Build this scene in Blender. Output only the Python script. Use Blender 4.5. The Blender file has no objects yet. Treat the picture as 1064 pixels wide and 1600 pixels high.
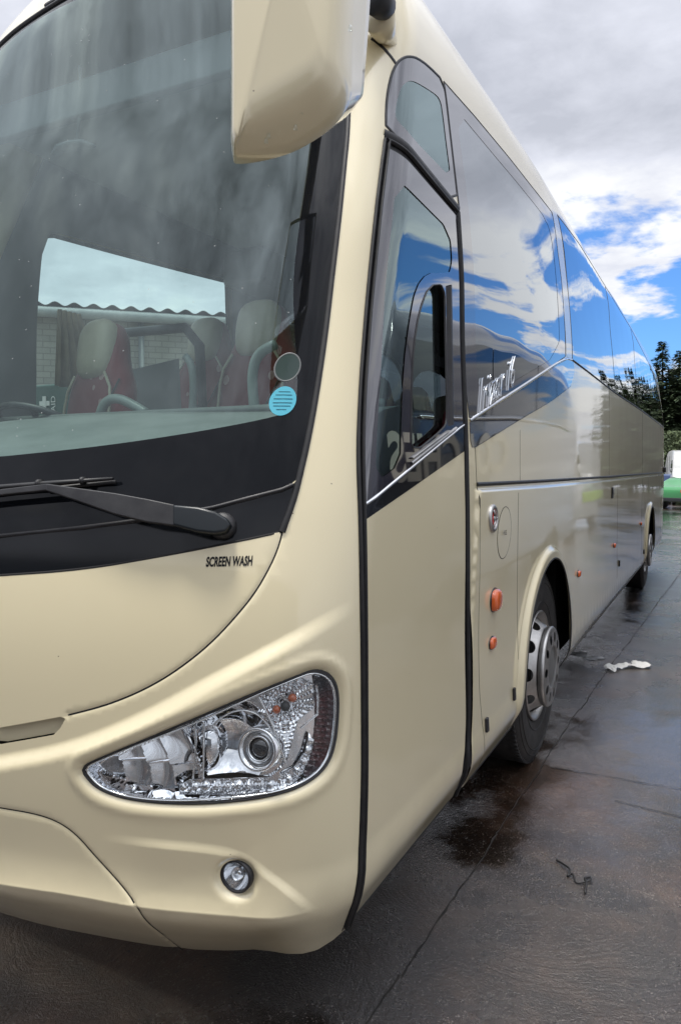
import bpy, math, random
import numpy as np
from mathutils import Vector, Matrix
from mathutils.geometry import delaunay_2d_cdt
rnd = random.Random(7)
SC = bpy.context.scene
COL = SC.collection

# ------------------------------------------------------------------ camera
FPX, VPX, HV = 1155.0, 1120.0, 737.0
YAW = math.atan((VPX-532)/FPX); PIT = math.atan((800-HV)/FPX)
CAM = np.array([.85, -1.4, 1.63])
Fw = np.array([-math.sin(YAW)*math.cos(PIT), math.cos(YAW)*math.cos(PIT), -math.sin(PIT)])
Rt = np.array([math.cos(YAW), math.sin(YAW), 0.]); Up = np.cross(Rt, Fw)
cd = bpy.data.cameras.new('camera'); cam = bpy.data.objects.new('camera', cd); COL.objects.link(cam)
cam.location = CAM; cam.rotation_euler = (math.pi/2-PIT, 0, YAW)
cd.sensor_fit = 'VERTICAL'; cd.sensor_height = 36; cd.lens = FPX/1600*36
cd.clip_start = .05; cd.clip_end = 2000
SC.camera = cam
# ------------------------------------------------------------------ light
SUN_EL, SUN_AZ = math.radians(80), math.radians(215)      # azimuth measured clockwise from +y
w = bpy.data.worlds.new('World'); SC.world = w; w.use_nodes = True
nt = w.node_tree; nt.nodes.clear()
def N(nt, t, **k):
    n = nt.nodes.new(t)
    for a, b in k.items():
        if hasattr(n, a): setattr(n, a, b)
        else: n.inputs[a.replace('_', ' ')].default_value = b
    return n
L = nt.links.new
out = N(nt, 'ShaderNodeOutputWorld'); bg = N(nt, 'ShaderNodeBackground'); bg.inputs[1].default_value = .1
sky = N(nt, 'ShaderNodeTexSky'); sky.sky_type = 'NISHITA'; sky.sun_disc = False
sky.sun_elevation = SUN_EL; sky.sun_rotation = SUN_AZ; sky.air_density = 1.0; sky.dust_density = .5
tc = N(nt, 'ShaderNodeTexCoord'); sep = N(nt, 'ShaderNodeSeparateXYZ'); L(tc.outputs['Generated'], sep.inputs[0])
def M(op, a, b=None, c=None, t=None):
    tr = t or nt
    n = tr.nodes.new('ShaderNodeMath'); n.operation = op
    for i, v in enumerate((a, b, c)):
        if v is None: continue
        if isinstance(v, (int, float)): n.inputs[i].default_value = v
        else: tr.links.new(v, n.inputs[i])
    return n.outputs[0]
# cloud layer coordinates: direction projected on a plane overhead (real perspective of a cloud deck)
zz = M('MAXIMUM', M('ADD', sep.outputs[2], .12), .05)
comb = N(nt, 'ShaderNodeCombineXYZ'); L(M('DIVIDE', sep.outputs[0], zz), comb.inputs[0]); L(M('DIVIDE', sep.outputs[1], zz), comb.inputs[1])
def noise(vec, sc, det, rough, tr=None, dist=0., off=None):
    t = tr or nt
    n = t.nodes.new('ShaderNodeTexNoise'); n.inputs['Scale'].default_value = sc; n.inputs['Detail'].default_value = det
    n.inputs['Roughness'].default_value = rough; n.inputs['Distortion'].default_value = dist
    if off is not None:
        mp = t.nodes.new('ShaderNodeMapping'); mp.inputs['Location'].default_value = off
        t.links.new(vec, mp.inputs[0]); vec = mp.outputs[0]
    t.links.new(vec, n.inputs['Vector']); return n.outputs[0]
n1 = noise(comb.outputs[0], .75, 8, .56, dist=.25, off=(3.1, 1.4, 0))
n2 = noise(comb.outputs[0], 1.5, 8, .55, dist=.15, off=(7.3, 2.2, 5))
def band(x, lo, hi, s):
    a = N(nt, 'ShaderNodeMapRange'); a.interpolation_type = 'SMOOTHSTEP'; a.inputs[1].default_value = lo-s; a.inputs[2].default_value = lo+s
    b = N(nt, 'ShaderNodeMapRange'); b.interpolation_type = 'SMOOTHSTEP'; b.inputs[1].default_value = hi-s; b.inputs[2].default_value = hi+s
    b.inputs[3].default_value = 1; b.inputs[4].default_value = 0
    L(x, a.inputs[0]); L(x, b.inputs[0]); return M('MULTIPLY', a.outputs[0], b.outputs[0])
# break in the overcast, low towards +y
gap = M('MULTIPLY', band(sep.outputs[2], .07, .365, .045), band(sep.outputs[0], -.30, .50, .10))
gap = M('MULTIPLY', gap, band(sep.outputs[1], 0.2, 3, .2))
n3 = noise(comb.outputs[0], 1.9, 7, .55, dist=.2, off=(1.3, 6.2, 2))
cov = M('ADD', M('ADD', M('MULTIPLY', n1, 1.0), M('MULTIPLY', M('MULTIPLY', M('SUBTRACT', n3, .47), gap), 1.5)), M('SUBTRACT', .30, M('MULTIPLY', gap, .345)))
mask = N(nt, 'ShaderNodeMapRange'); mask.interpolation_type = 'SMOOTHSTEP'; L(cov, mask.inputs[0]); mask.inputs[1].default_value = .47; mask.inputs[2].default_value = .60
ramp = N(nt, 'ShaderNodeValToRGB'); n4 = noise(comb.outputs[0], 5.5, 7, .6, dist=.3, off=(2.3, 8.8, 1))
L(M('ADD', M('ADD', M('MULTIPLY', n2, .72), M('MULTIPLY', n4, .28)), M('MULTIPLY', gap, .16)), ramp.inputs[0])
cr = ramp.color_ramp; cr.elements[0].position = .36; cr.elements[0].color = (4.1, 4.3, 4.9, 1); cr.elements[1].position = .66; cr.elements[1].color = (7.5, 7.6, 7.8, 1)
e = cr.elements.new(.52); e.color = (5.7, 5.9, 6.6, 1)
blue = N(nt, 'ShaderNodeMix'); blue.data_type = 'RGBA'; blue.blend_type = 'MULTIPLY'; blue.inputs[0].default_value = 1
L(sky.outputs[0], blue.inputs[6]); blue.inputs[7].default_value = (.50, .85, 1.30, 1)
mixc = N(nt, 'ShaderNodeMix'); mixc.data_type = 'RGBA'; L(mask.outputs[0], mixc.inputs[0]); L(blue.outputs[2], mixc.inputs[6])
el_ = N(nt, 'ShaderNodeMapRange'); el_.interpolation_type = 'SMOOTHSTEP'; L(sep.outputs[2], el_.inputs[0]); el_.inputs[1].default_value = .52; el_.inputs[2].default_value = .98; el_.inputs[3].default_value = .92; L(M('ADD', .9, M('MULTIPLY', M('SUBTRACT', M('ADD', M('MULTIPLY', n4, .6), M('MULTIPLY', n2, .4)), .34), 9.0)), el_.inputs[4])
cl_ = N(nt, 'ShaderNodeVectorMath'); cl_.operation = 'SCALE'; L(ramp.outputs[0], cl_.inputs[0]); L(el_.outputs[0], cl_.inputs['Scale']); L(cl_.outputs[0], mixc.inputs[7])
L(mixc.outputs[2], bg.inputs[0]); L(bg.outputs[0], out.inputs[0])
sl = bpy.data.lights.new('sun', 'SUN'); sl.energy = 2.2; sl.angle = math.radians(12); sl.color = (1, .95, .87)
so = bpy.data.objects.new('sun', sl); COL.objects.link(so)
sd = Vector((math.sin(SUN_AZ)*math.cos(SUN_EL), math.cos(SUN_AZ)*math.cos(SUN_EL), math.sin(SUN_EL)))
so.rotation_euler = sd.to_track_quat('Z', 'Y').to_euler(); so.location = (0, -5, 12)
SC.view_settings.view_transform = 'Standard'; SC.view_settings.look = 'None'; SC.view_settings.exposure = 0.59; SC.view_settings.gamma = 1
SC.cycles.max_bounces = 10; SC.cycles.transparent_max_bounces = 16; SC.cycles.sample_clamp_indirect = 6

# ------------------------------------------------------------------ materials
def mat(name, col, rough=.5, metal=0., coat=0., spec=.5, coat_rough=.03, alpha=None):
    m = bpy.data.materials.new(name); m.use_nodes = True
    p = m.node_tree.nodes['Principled BSDF']
    p.inputs['Base Color'].default_value = (*col, 1); p.inputs['Roughness'].default_value = rough
    p.inputs['Metallic'].default_value = metal; p.inputs['Coat Weight'].default_value = coat
    p.inputs['Coat Roughness'].default_value = coat_rough; p.inputs['Specular IOR Level'].default_value = spec
    return m
def tnode(m): return m.node_tree
def vary(m, c1, c2, scale, det=6, lo=.35, hi=.65, rough=None, bump=None, bscale=None, coord='Object'):
    t = m.node_tree; p = t.nodes['Principled BSDF']
    co = t.nodes.new('ShaderNodeTexCoord').outputs[coord]
    n = noise(co, scale, det, .6, t)
    r = t.nodes.new('ShaderNodeValToRGB'); r.color_ramp.elements[0].position = lo; r.color_ramp.elements[1].position = hi
    r.color_ramp.elements[0].color = (*c1, 1); r.color_ramp.elements[1].color = (*c2, 1)
    t.links.new(n, r.inputs[0]); t.links.new(r.outputs[0], p.inputs['Base Color'])
    if rough:
        mr = t.nodes.new('ShaderNodeMapRange'); mr.inputs[3].default_value = rough[0]; mr.inputs[4].default_value = rough[1]
        t.links.new(noise(co, scale*1.7, 5, .6, t), mr.inputs[0]); t.links.new(mr.outputs[0], p.inputs['Roughness'])
    if bump:
        b = t.nodes.new('ShaderNodeBump'); b.inputs['Strength'].default_value = bump; b.inputs['Distance'].default_value = .01
        t.links.new(noise(co, bscale or scale*8, 6, .6, t), b.inputs['Height']); t.links.new(b.outputs[0], p.inputs['Normal'])
    return m
def paint_mat(name, col, col2, metal=.35, rough=.32, dirt=True):
    m = mat(name, col, rough, metal, 1.0)
    t = m.node_tree; p = t.nodes['Principled BSDF']
    co = t.nodes.new('ShaderNodeTexCoord').outputs['Object']
    n = noise(co, 2.2, 5, .6, t)
    mx = t.nodes.new('ShaderNodeMix'); mx.data_type = 'RGBA'; t.links.new(n, mx.inputs[0])
    mx.inputs[6].default_value = (*col, 1); mx.inputs[7].default_value = (*col2, 1); last = mx.outputs[2]
    # small chips, flies and grit on the paint
    v = t.nodes.new('ShaderNodeTexVoronoi'); v.inputs['Scale'].default_value = 15; t.links.new(co, v.inputs['Vector'])
    d = M('LESS_THAN', M('ADD', v.outputs['Distance'], M('MULTIPLY', noise(co, 240, 3, .6, t), .07, t=t), t=t), .062, t=t)
    d = M('MULTIPLY', d, M('GREATER_THAN', noise(co, 3.1, 2, .5, t, off=(4, 2, 9)), .50, t=t), t=t)
    m2 = t.nodes.new('ShaderNodeMix'); m2.data_type = 'RGBA'; t.links.new(M('MULTIPLY', d, .75, t=t), m2.inputs[0]); t.links.new(last, m2.inputs[6]); m2.inputs[7].default_value = (.16, .11, .06, 1)
    last = m2.outputs[2]
    # road film low on the body
    sx = t.nodes.new('ShaderNodeSeparateXYZ'); t.links.new(co, sx.inputs[0])
    mr = t.nodes.new('ShaderNodeMapRange'); mr.inputs[1].default_value = .62; mr.inputs[2].default_value = .33
    t.links.new(M('ADD', sx.outputs[2], M('MULTIPLY', noise(co, 9, 4, .6, t), .12, t=t), t=t), mr.inputs[0])
    m3 = t.nodes.new('ShaderNodeMix'); m3.data_type = 'RGBA'; t.links.new(M('MULTIPLY', mr.outputs[0], .5, t=t), m3.inputs[0]); t.links.new(last, m3.inputs[6]); m3.inputs[7].default_value = (.20, .16, .11, 1)
    t.links.new(m3.outputs[2], p.inputs['Base Color'])
    cr_ = t.nodes.new('ShaderNodeMapRange'); t.links.new(noise(co, 5, 4, .6, t), cr_.inputs[0]); cr_.inputs[3].default_value = .015; cr_.inputs[4].default_value = .06
    t.links.new(cr_.outputs[0], p.inputs['Coat Roughness'])
    b = t.nodes.new('ShaderNodeBump'); b.inputs['Strength'].default_value = .02; b.inputs['Distance'].default_value = .01
    t.links.new(noise(co, 3.0, 2, .5, t), b.inputs['Height']); t.links.new(b.outputs[0], p.inputs['Coat Normal'])
    return m
def glass_mat(name, tint, ior=1.5, rough=.0, boost=0., dirt=0.0, gcol=(.95, .98, 1)):
    m = bpy.data.materials.new(name); m.use_nodes = True; t = m.node_tree; t.nodes.clear()
    o = t.nodes.new('ShaderNodeOutputMaterial'); tr = t.nodes.new('ShaderNodeBsdfTransparent'); tr.inputs[0].default_value = (*tint, 1)
    g = t.nodes.new('ShaderNodeBsdfGlossy'); g.inputs['Roughness'].default_value = rough; g.inputs['Color'].default_value = (*gcol, 1)
    dt = t.nodes.new('ShaderNodeVectorMath'); dt.operation = 'DOT_PRODUCT'; ge = t.nodes.new('ShaderNodeNewGeometry'); t.links.new(ge.outputs['Incoming'], dt.inputs[0]); t.links.new(ge.outputs['Normal'], dt.inputs[1])
    om = M('SUBTRACT', 1.0, M('ABSOLUTE', dt.outputs['Value'], t=t), t=t); f0 = ((ior-1)/(ior+1))**2*1.5
    fr_ = M('ADD', f0, M('MULTIPLY', M('POWER', om, 4.6, t=t), 1-f0, t=t), t=t)
    # fresnel from both faces
    fac = M('ADD', fr_, boost, t=t); fac = M('MINIMUM', fac, 1.0, t=t)
    mx = t.nodes.new('ShaderNodeMixShader'); t.links.new(fac, mx.inputs[0]); t.links.new(tr.outputs[0], mx.inputs[1]); t.links.new(g.outputs[0], mx.inputs[2])
    last = mx.outputs[0]
    if dirt:
        df = t.nodes.new('ShaderNodeBsdfDiffuse'); df.inputs[0].default_value = (.5, .52, .5, 1)
        co = t.nodes.new('ShaderNodeTexCoord').outputs['Object']
        n = noise(co, 1.6, 7, .65, t, dist=.6)
        mp = t.nodes.new('ShaderNodeMapRange'); mp.inputs[1].default_value = .35; mp.inputs[2].default_value = .75; mp.inputs[3].default_value = dirt*.3; mp.inputs[4].default_value = dirt
        t.links.new(n, mp.inputs[0])
        v = t.nodes.new('ShaderNodeTexVoronoi'); v.inputs['Scale'].default_value = 24; t.links.new(co, v.inputs['Vector'])
        sp = M('MULTIPLY', M('LESS_THAN', v.outputs['Distance'], .055, t=t), M('GREATER_THAN', noise(co, 4, 2, .5, t), .5, t=t), t=t)
        fa = M('MINIMUM', M('ADD', mp.outputs[0], M('MULTIPLY', sp, .5, t=t), t=t), 1, t=t)
        m2 = t.nodes.new('ShaderNodeMixShader'); t.links.new(fa, m2.inputs[0]); t.links.new(last, m2.inputs[1]); t.links.new(df.outputs[0], m2.inputs[2]); last = m2.outputs[0]
    t.links.new(last, o.inputs[0]); return m
CREAM = paint_mat('cream_paint', (.79, .70, .465), (.82, .73, .49), metal=.10, rough=.30)
BLACKG = mat('black_gloss', (.008, .008, .011), .12, coat=1.0)
FRIT = mat('black_glass', (.010, .011, .014), .03, spec=.5)
FRITV = mat('tinted_black_glass', (.022, .019, .028), .02, coat=1.0, spec=.9); FRITV.node_tree.nodes['Principled BSDF'].inputs['IOR'].default_value = 1.75
RUBBER = vary(mat('rubber', (.012, .012, .013), .5), (.010, .010, .011), (.02, .02, .021), 20, rough=(.35, .65))
PLASTIC = vary(mat('black_plastic', (.02, .02, .022), .45), (.014, .014, .016), (.03, .03, .032), 14, rough=(.3, .6), bump=.15, bscale=500)
GLASSW = glass_mat('windscreen_glass', (.80, .93, .90), 1.52, boost=.022, dirt=.014, gcol=(.84, .97, .95))
GLASSD = glass_mat('door_glass', (.72, .90, .88), 1.52, boost=.16, dirt=.02, gcol=(.80, .97, .97))
GLASSS = glass_mat('privacy_glass', (.10, .12, .14), 1.6, boost=.22)
CLEAR = glass_mat('lamp_lens', (.95, .97, .97), 1.45)
CHROME = mat('chrome', (.88, .89, .90), .06, 1.0)
SATIN = vary(mat('satin_aluminium', (.5, .5, .5), .35, 1.0), (.42, .41, .39), (.60, .59, .57), 9, rough=(.28, .5))
MIRR = mat('mirror_silver', (.8, .82, .84), .02, 1.0)
SEAM = mat('seam_shadow', (.01, .01, .01), .8)
CEIL = mat('ceiling_lining', (.34, .36, .35), .8)
FRITW = mat('screen_border', (.006, .007, .009), .03, spec=.22); SCUT = mat('scuttle_plastic', (.006, .007, .009), .12, spec=.35)
DASH = vary(mat('dash', (.10, .115, .11), .6), (.09, .105, .10), (.13, .145, .14), 5, bump=.1, bscale=300)
DGREY = mat('dark_trim', (.03, .033, .036), .5)
MGREY = mat('grey_trim', (.16, .17, .17), .5)
AMBER = mat('amber_lens', (.75, .13, .02), .12, coat=1)
REDL = mat('red_lens', (.65, .03, .02), .12, coat=1)
WHITE = vary(mat('white_paint', (.58, .58, .57), .3, coat=.6), (.52, .52, .51), (.62, .62, .61), 3)

# ------------------------------------------------------------------ object helpers
def link(name, me, parent=None, m=None):
    o = bpy.data.objects.new(name, me); COL.objects.link(o)
    if parent is not None:
        o.parent = parent
        o.matrix_parent_inverse = parent.matrix_basis.inverted() if parent.type == 'EMPTY' else Matrix()
    if m is not None and me is not None: me.materials.append(m)
    return o
def tag(o, label=None, cat=None, group=None, kind=None):
    if label: o['label'] = label
    if cat: o['category'] = cat
    if group: o['group'] = group
    if kind: o['kind'] = kind
    return o
def empty(name, loc, label=None, cat=None, group=None, rz=0):
    o = bpy.data.objects.new(name, None); COL.objects.link(o); o.location = loc; o.rotation_euler = (0, 0, rz); o.empty_display_size = .2
    return tag(o, label, cat, group)
class MB:
    def __init__(s): s.v = []; s.f = []; s.sm = []
    def add(s, vs, fs, smooth=False, T=None):
        b = len(s.v)
        for p in vs:
            p = Vector(p)
            s.v.append(tuple(T @ p if T is not None else p))
        s.f += [tuple(b+i for i in f) for f in fs]; s.sm += [smooth]*len(fs); return s
    def box(s, x0, x1, y0, y1, z0, z1, T=None):
        return s.add([(x, y, z) for z in (z0, z1) for y in (y0, y1) for x in (x0, x1)],
                     [(0, 2, 3, 1), (4, 5, 7, 6), (0, 1, 5, 4), (2, 6, 7, 3), (0, 4, 6, 2), (1, 3, 7, 5)], T=T)
    def tube(s, pts, r, n=12, cap=True, flat=None):
        pts = [Vector(p) for p in pts]; rs = r if isinstance(r, (list, tuple)) else [r]*len(pts)
        vs = []; up = Vector((0, 0, 1)); prev = None
        for i, p in enumerate(pts):
            d = (pts[min(i+1, len(pts)-1)]-pts[max(i-1, 0)]).normalized()
            if prev is None:
                a = d.cross(up)
                if a.length < .1: a = d.cross(Vector((1, 0, 0)))
            else: a = prev-d*prev.dot(d)
            a.normalize(); b = d.cross(a); prev = a
            for k in range(n):
                t = 2*math.pi*k/n
                vs.append(p+(a*math.cos(t)+b*math.sin(t)*(flat or 1))*rs[i])
        fs = [(i*n+k, i*n+(k+1) % n, (i+1)*n+(k+1) % n, (i+1)*n+k) for i in range(len(pts)-1) for k in range(n)]
        if cap: fs += [tuple(range(n))[::-1], tuple(range((len(pts)-1)*n, len(pts)*n))]
        return s.add(vs, fs, True)
    def lathe(s, prof, T, n=48, smooth=True):       # profile (r, h): axis is local z of T
        vs = [(r*math.cos(2*math.pi*k/n), r*math.sin(2*math.pi*k/n), h) for r, h in prof for k in range(n)]
        fs = [(i*n+k, i*n+(k+1) % n, (i+1)*n+(k+1) % n, (i+1)*n+k) for i in range(len(prof)-1) for k in range(n)]
        return s.add(vs, fs, smooth, T)
    def build(s, name, m=None, parent=None, bevel=0, seg=2, sub=0):
        me = bpy.data.meshes.new(name); me.from_pydata([tuple(v) for v in s.v], [], s.f)
        me.polygons.foreach_set('use_smooth', s.sm); me.update()
        o = link(name, me, parent, m)
        if bevel:
            md = o.modifiers.new('b', 'BEVEL'); md.width = bevel; md.segments = seg; md.limit_method = 'ANGLE'; md.harden_normals = False
            for p in me.polygons: p.use_smooth = True
            md.angle_limit = math.radians(40)
            w_ = o.modifiers.new('w', 'WEIGHTED_NORMAL'); w_.keep_sharp = True
        if sub:
            md = o.modifiers.new('s', 'SUBSURF'); md.levels = md.render_levels = sub
            for p in me.polygons: p.use_smooth = True
        return o
def frame(o, zdir, xhint=(0, 0, 1)):
    z = Vector(zdir).normalized(); x = Vector(xhint); x = (x-z*x.dot(z)).normalized(); y = z.cross(x)
    return Matrix(((x.x, y.x, z.x, o[0]), (x.y, y.y, z.y, o[1]), (x.z, y.z, z.z, o[2]), (0, 0, 0, 1)))
def ray(u, v): return Fw+Rt*(u-532)/FPX-Up*(v-800)/FPX
def onx(u, v, x): d = ray(u, v); return CAM+d*(x-CAM[0])/d[0]
def ony(u, v, y): d = ray(u, v); return CAM+d*(y-CAM[1])/d[1]
GZ = -.036
def onz(u, v, z=-.036): d = ray(u, v); return CAM+d*(z-CAM[2])/d[2]
def ond(u, v, dist): return CAM+ray(u, v)*dist

# ------------------------------------------------------------------ coach body surface S(a, v)
def hermite(xs, ys):
    xs = np.array(xs, float); ys = np.array(ys, float)
    h = np.diff(xs); dl = np.diff(ys)/h; m = np.zeros(len(xs)); m[0] = dl[0]; m[-1] = dl[-1]
    for i in range(1, len(xs)-1): m[i] = (dl[i-1]*h[i]+dl[i]*h[i-1])/(h[i]+h[i-1])
    def f(x):
        x = np.clip(np.asarray(x, float), xs[0], xs[-1]); i = np.clip(np.searchsorted(xs, x)-1, 0, len(xs)-2)
        t = (x-xs[i])/h[i]; return (1+2*t)*(1-t)**2*ys[i]+t*(1-t)**2*h[i]*m[i]+t*t*(3-2*t)*ys[i+1]+t*t*(t-1)*h[i]*m[i+1]
    return f
vZ = hermite([.2, .45, 1, 2, 3, 3.3, 3.45, 3.6, 3.8, 4.0, 4.6], [.2, .45, 1, 2, 3, 3.295, 3.44, 3.565, 3.70, 3.80, 3.91])
vIN = hermite([.2, .33, .40, .45, .6, 1, 2.1, 2.4, 2.65, 2.96, 3.2, 3.35, 3.5, 3.65, 3.8, 4.0, 4.6],
              [.10, .06, .028, .006, 0, 0, 0, .003, .024, .06, .09, .125, .185, .285, .43, .67, 1.265])
vY0 = hermite([.2, .33, .45, .6, .9, 1.2, 1.5, 1.7, 2.0, 2.7, 3.1, 3.3, 3.45, 3.6, 3.8, 4.0, 4.6],
              [.06, 0, -.045, -.06, -.07, -.05, .02, .085, .20, .47, .63, .70, .75, .80, .88, .99, 1.55])
NS, MS, BB, HW = 1.8, 2.5, .50, 1.275
_ph = np.linspace(0, math.pi/2, 4000)
_s = np.sin(_ph)**(2/NS); _g = 1-np.cos(_ph)**(2/MS)
_arc = np.concatenate([[0], np.cumsum(np.hypot(np.diff(_s*HW), np.diff(_g*BB)))]); AE = float(_arc[-1])
_tab_a = np.linspace(0, AE, 400); _fs = np.interp(_tab_a, _arc, _s); _fg = np.interp(_tab_a, _arc, _g)
hs = hermite(_tab_a[::5], _fs[::5]) if False else (lambda x: np.interp(x, _tab_a, _fs))
# smooth lookup tables (C1) from coarse samples
_k = np.concatenate([_tab_a[:-1:12], [AE]])
hS = hermite(_k, np.interp(_k, _arc, _s)); hG = hermite(_k, np.interp(_k, _arc, _g))
LEN = 13.0
def sstep(x, a, b): t = np.clip((x-a)/(b-a), 0, 1); return t*t*(3-2*t)
def S0(a, v):
    a = np.asarray(a, float); v = np.asarray(v, float); sg = np.where(a < 0, -1., 1.); b = np.abs(a)
    s = hS(np.minimum(b, AE)); g = hG(np.minimum(b, AE)); W = HW-vIN(v); y0 = vY0(v)
    ex = np.maximum(b-AE, 0); k = 1-sstep(ex, 0, 4.5)
    y = y0*k+BB*g+ex; z = vZ(v)
    tap = .056*sstep(v, 1.15, 2.35)*(1-sstep(y, .6, 3.4))*sstep(s, .75, 1.0)
    # rear end rounding
    rr = sstep(y, LEN-.35, LEN+.02); tap = tap+.14*rr*rr
    yr = np.maximum(y-11.6, 0)
    z = z-.05*sstep(y, 10.8, 13.)*sstep(v, 2.6, 3.4)
    x = -HW+sg*(s*W-tap)
    y = y-.55*sstep(v, 1.9, 3.5)*sstep(y, 10.5, 13.2)
    return np.stack([x, y, z], -1)
def N0(a, v, h=2e-3):
    du = S0(a+h, v)-S0(a-h, v); dv = S0(a, v+h)-S0(a, v-h)
    n = np.cross(du, dv); return n/np.linalg.norm(n, axis=-1, keepdims=True)
def projv(P):
    q = P-CAM; zc = q@Fw; return np.stack([532+FPX*(q@Rt)/zc, 800-FPX*(q@Up)/zc], -1), zc
_ga = np.concatenate([np.arange(-1.9, 2.2, .03), 2.2*np.exp(np.linspace(0, math.log(14.2/2.2), 160))]); _gv = np.arange(.22, 4.1, .03)
_GA, _GV = np.meshgrid(_ga, _gv, indexing='ij'); _GP = S0(_GA, _GV); _GN = N0(_GA, _GV)
_GUV, _GZ = projv(_GP); _vis = ((_GP-CAM)*_GN).sum(-1) < .02
_GUV = np.where((_vis & (_GZ > .2))[..., None], _GUV, 1e6)
def px(u, v):
    """photo measurement -> (a, v) on the coach skin"""
    d = (_GUV[..., 0]-u)**2+(_GUV[..., 1]-v)**2; i = np.unravel_index(np.argmin(d), d.shape)
    q = np.array([_GA[i], _GV[i]]); tgt = np.array([u, v])
    for _ in range(12):
        f0 = projv(S0(q[0], q[1]))[0]-tgt; h = 1e-4
        J = np.stack([(projv(S0(q[0]+h, q[1]))[0]-tgt-f0)/h, (projv(S0(q[0], q[1]+h))[0]-tgt-f0)/h], -1)
        try: dq = np.linalg.solve(J, -f0)
        except Exception: break
        ln = np.hypot(*dq); dq = dq if ln < .15 else dq*.15/ln
        q = q+dq; q[1] = min(max(q[1], .21), 4.5); q[0] = min(max(q[0], -2), 14.4)
    return (float(q[0]), float(q[1]))
def P(*pts): return [px(*p) for p in pts]
def smooth_line(pl, step=.02, closed=False, rounds=2):
    """Chaikin corner cutting, then even resampling"""
    p = [np.array(q) for q in pl]
    for _ in range(rounds):
        q = [] if closed else [p[0]]; n = len(p)
        for i in range(n if closed else n-1):
            a, b = p[i], p[(i+1) % n]; q += [a*.75+b*.25, a*.25+b*.75]
        if not closed: q.append(p[-1])
        p = q
    return resample(p, step, closed)
def resample(p, step, closed=False):
    p = [np.array(q, float) for q in p]
    if closed: p = p+[p[0]]
    d = [0]
    for i in range(1, len(p)): d.append(d[-1]+np.hypot(*(p[i]-p[i-1])))
    n = max(2, int(round(d[-1]/step))+1); t = np.linspace(0, d[-1], n)
    P_ = np.array(p); r = np.stack([np.interp(t, d, P_[:, 0]), np.interp(t, d, P_[:, 1])], -1)
    return [tuple(q) for q in (r[:-1] if closed else r)]
def inpoly(pts, poly):
    x, y = pts[:, 0], pts[:, 1]; r = np.zeros(len(pts), bool); n = len(poly)
    for i in range(n):
        x1, y1 = poly[i]; x2, y2 = poly[(i+1) % n]
        if y1 == y2: continue
        c = ((y1 > y) != (y2 > y)) & (x < (x2-x1)*(y-y1)/(y2-y1)+x1); r ^= c
    return r
def pdist(pts, poly, closed=False):
    """distance to polyline and signed side (left positive)"""
    best = np.full(len(pts), 1e9); side = np.zeros(len(pts)); tt = np.zeros(len(pts))
    n = len(poly); m = n if closed else n-1
    for i in range(m):
        a = np.array(poly[i]); b = np.array(poly[(i+1) % n]); ab = b-a; l2 = ab@ab+1e-12
        t = np.clip(((pts-a)@ab)/l2, 0, 1); pr = a+t[:, None]*ab; dv = pts-pr; d = np.hypot(dv[:, 0], dv[:, 1])
        sd = ab[0]*dv[:, 1]-ab[1]*dv[:, 0]; k = d < best
        best = np.where(k, d, best); side = np.where(k, np.sign(sd), side); tt = np.where(k, (i+t)/m, tt)
    return best, side, tt

def sym(pl):
    """a line measured from the centre side outwards, mirrored about the centre plane"""
    return [(-a, v) for a, v in pl[::-1]]+list(pl)
# ------------------------------------------------------------------ measured lines on the skin
l_fold = smooth_line(P((0, 1190), (113, 1169), (226, 1123), (338, 1061), (451, 1002), (520, 962), (566, 936)))
l_fold = [(-.2, l_fold[0][1]-.012)]+l_fold
l_fog = smooth_line(P((150, 1304), (209, 1310), (316, 1321), (372, 1332), (417, 1363), (462, 1397), (500, 1432)))
l_crease = smooth_line(P((0, 1370), (110, 1386), (220, 1408), (330, 1418), (430, 1424), (500, 1418)))
l_crease = [(-.3, l_crease[0][1]-.004)]+l_crease
l_ledge = resample(P((744, 764), (850, 758), (950, 750), (1037, 741)), .1)
HL = smooth_line(P((130.3, 1197.5), (160, 1183), (285, 1131), (401, 1080), (471.5, 1053), (496, 1046), (519, 1055), (531, 1075.5), (532.5, 1113), (527, 1166.5), (513, 1199.6), (484, 1224), (442.6, 1241), (368, 1253), (285, 1256.6), (202.7, 1249), (157, 1232.6), (138, 1213)), .012, True, 2)
cx, cv = px(369, 1371)
FOG = [(cx+.043*math.cos(t), cv+.043*math.sin(t)) for t in np.linspace(0, 2*math.pi, 40, endpoint=False)]
hood_seam = smooth_line(P((441, 831), (437, 850), (425, 880), (400, 925), (370, 962), (335, 1000), (300, 1030), (262, 1057), (230, 1075), (200, 1089), (160, 1104), (105, 1118)), .02)
low_seam = smooth_line(P((0, 1258), (60, 1268), (97, 1282), (124, 1303), (150, 1335), (185, 1372), (214, 1402), (222, 1412), (225, 1428), (236, 1455), (252, 1486)), .015)
low_seam[-1] = (low_seam[-1][0]+.018, .20)
y_seam = resample(P((744.5, 760), (745, 900), (746, 1080), (745, 1195)), .05)
arch_c = (AE+(2.66-BB)-0, .52)
def a_of_y(y, v=1.0):
    lo, hi = AE, AE+14
    for _ in range(50):
        mid = (lo+hi)/2
        if S0(mid, v)[1] < y: lo = mid
        else: hi = mid
    return lo
A_FW, A_RW = a_of_y(2.84, .6), a_of_y(9.92, .6)
RIN = .622
def circ(a, v, r, n=64, t0=0, t1=2*math.pi, end=False): return [(a+r*math.cos(t), v+r*math.sin(t)) for t in np.linspace(t0, t1, n, endpoint=end)]
GROOVES = [(hood_seam, .003, .006), (low_seam, .004, .006)]
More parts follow.
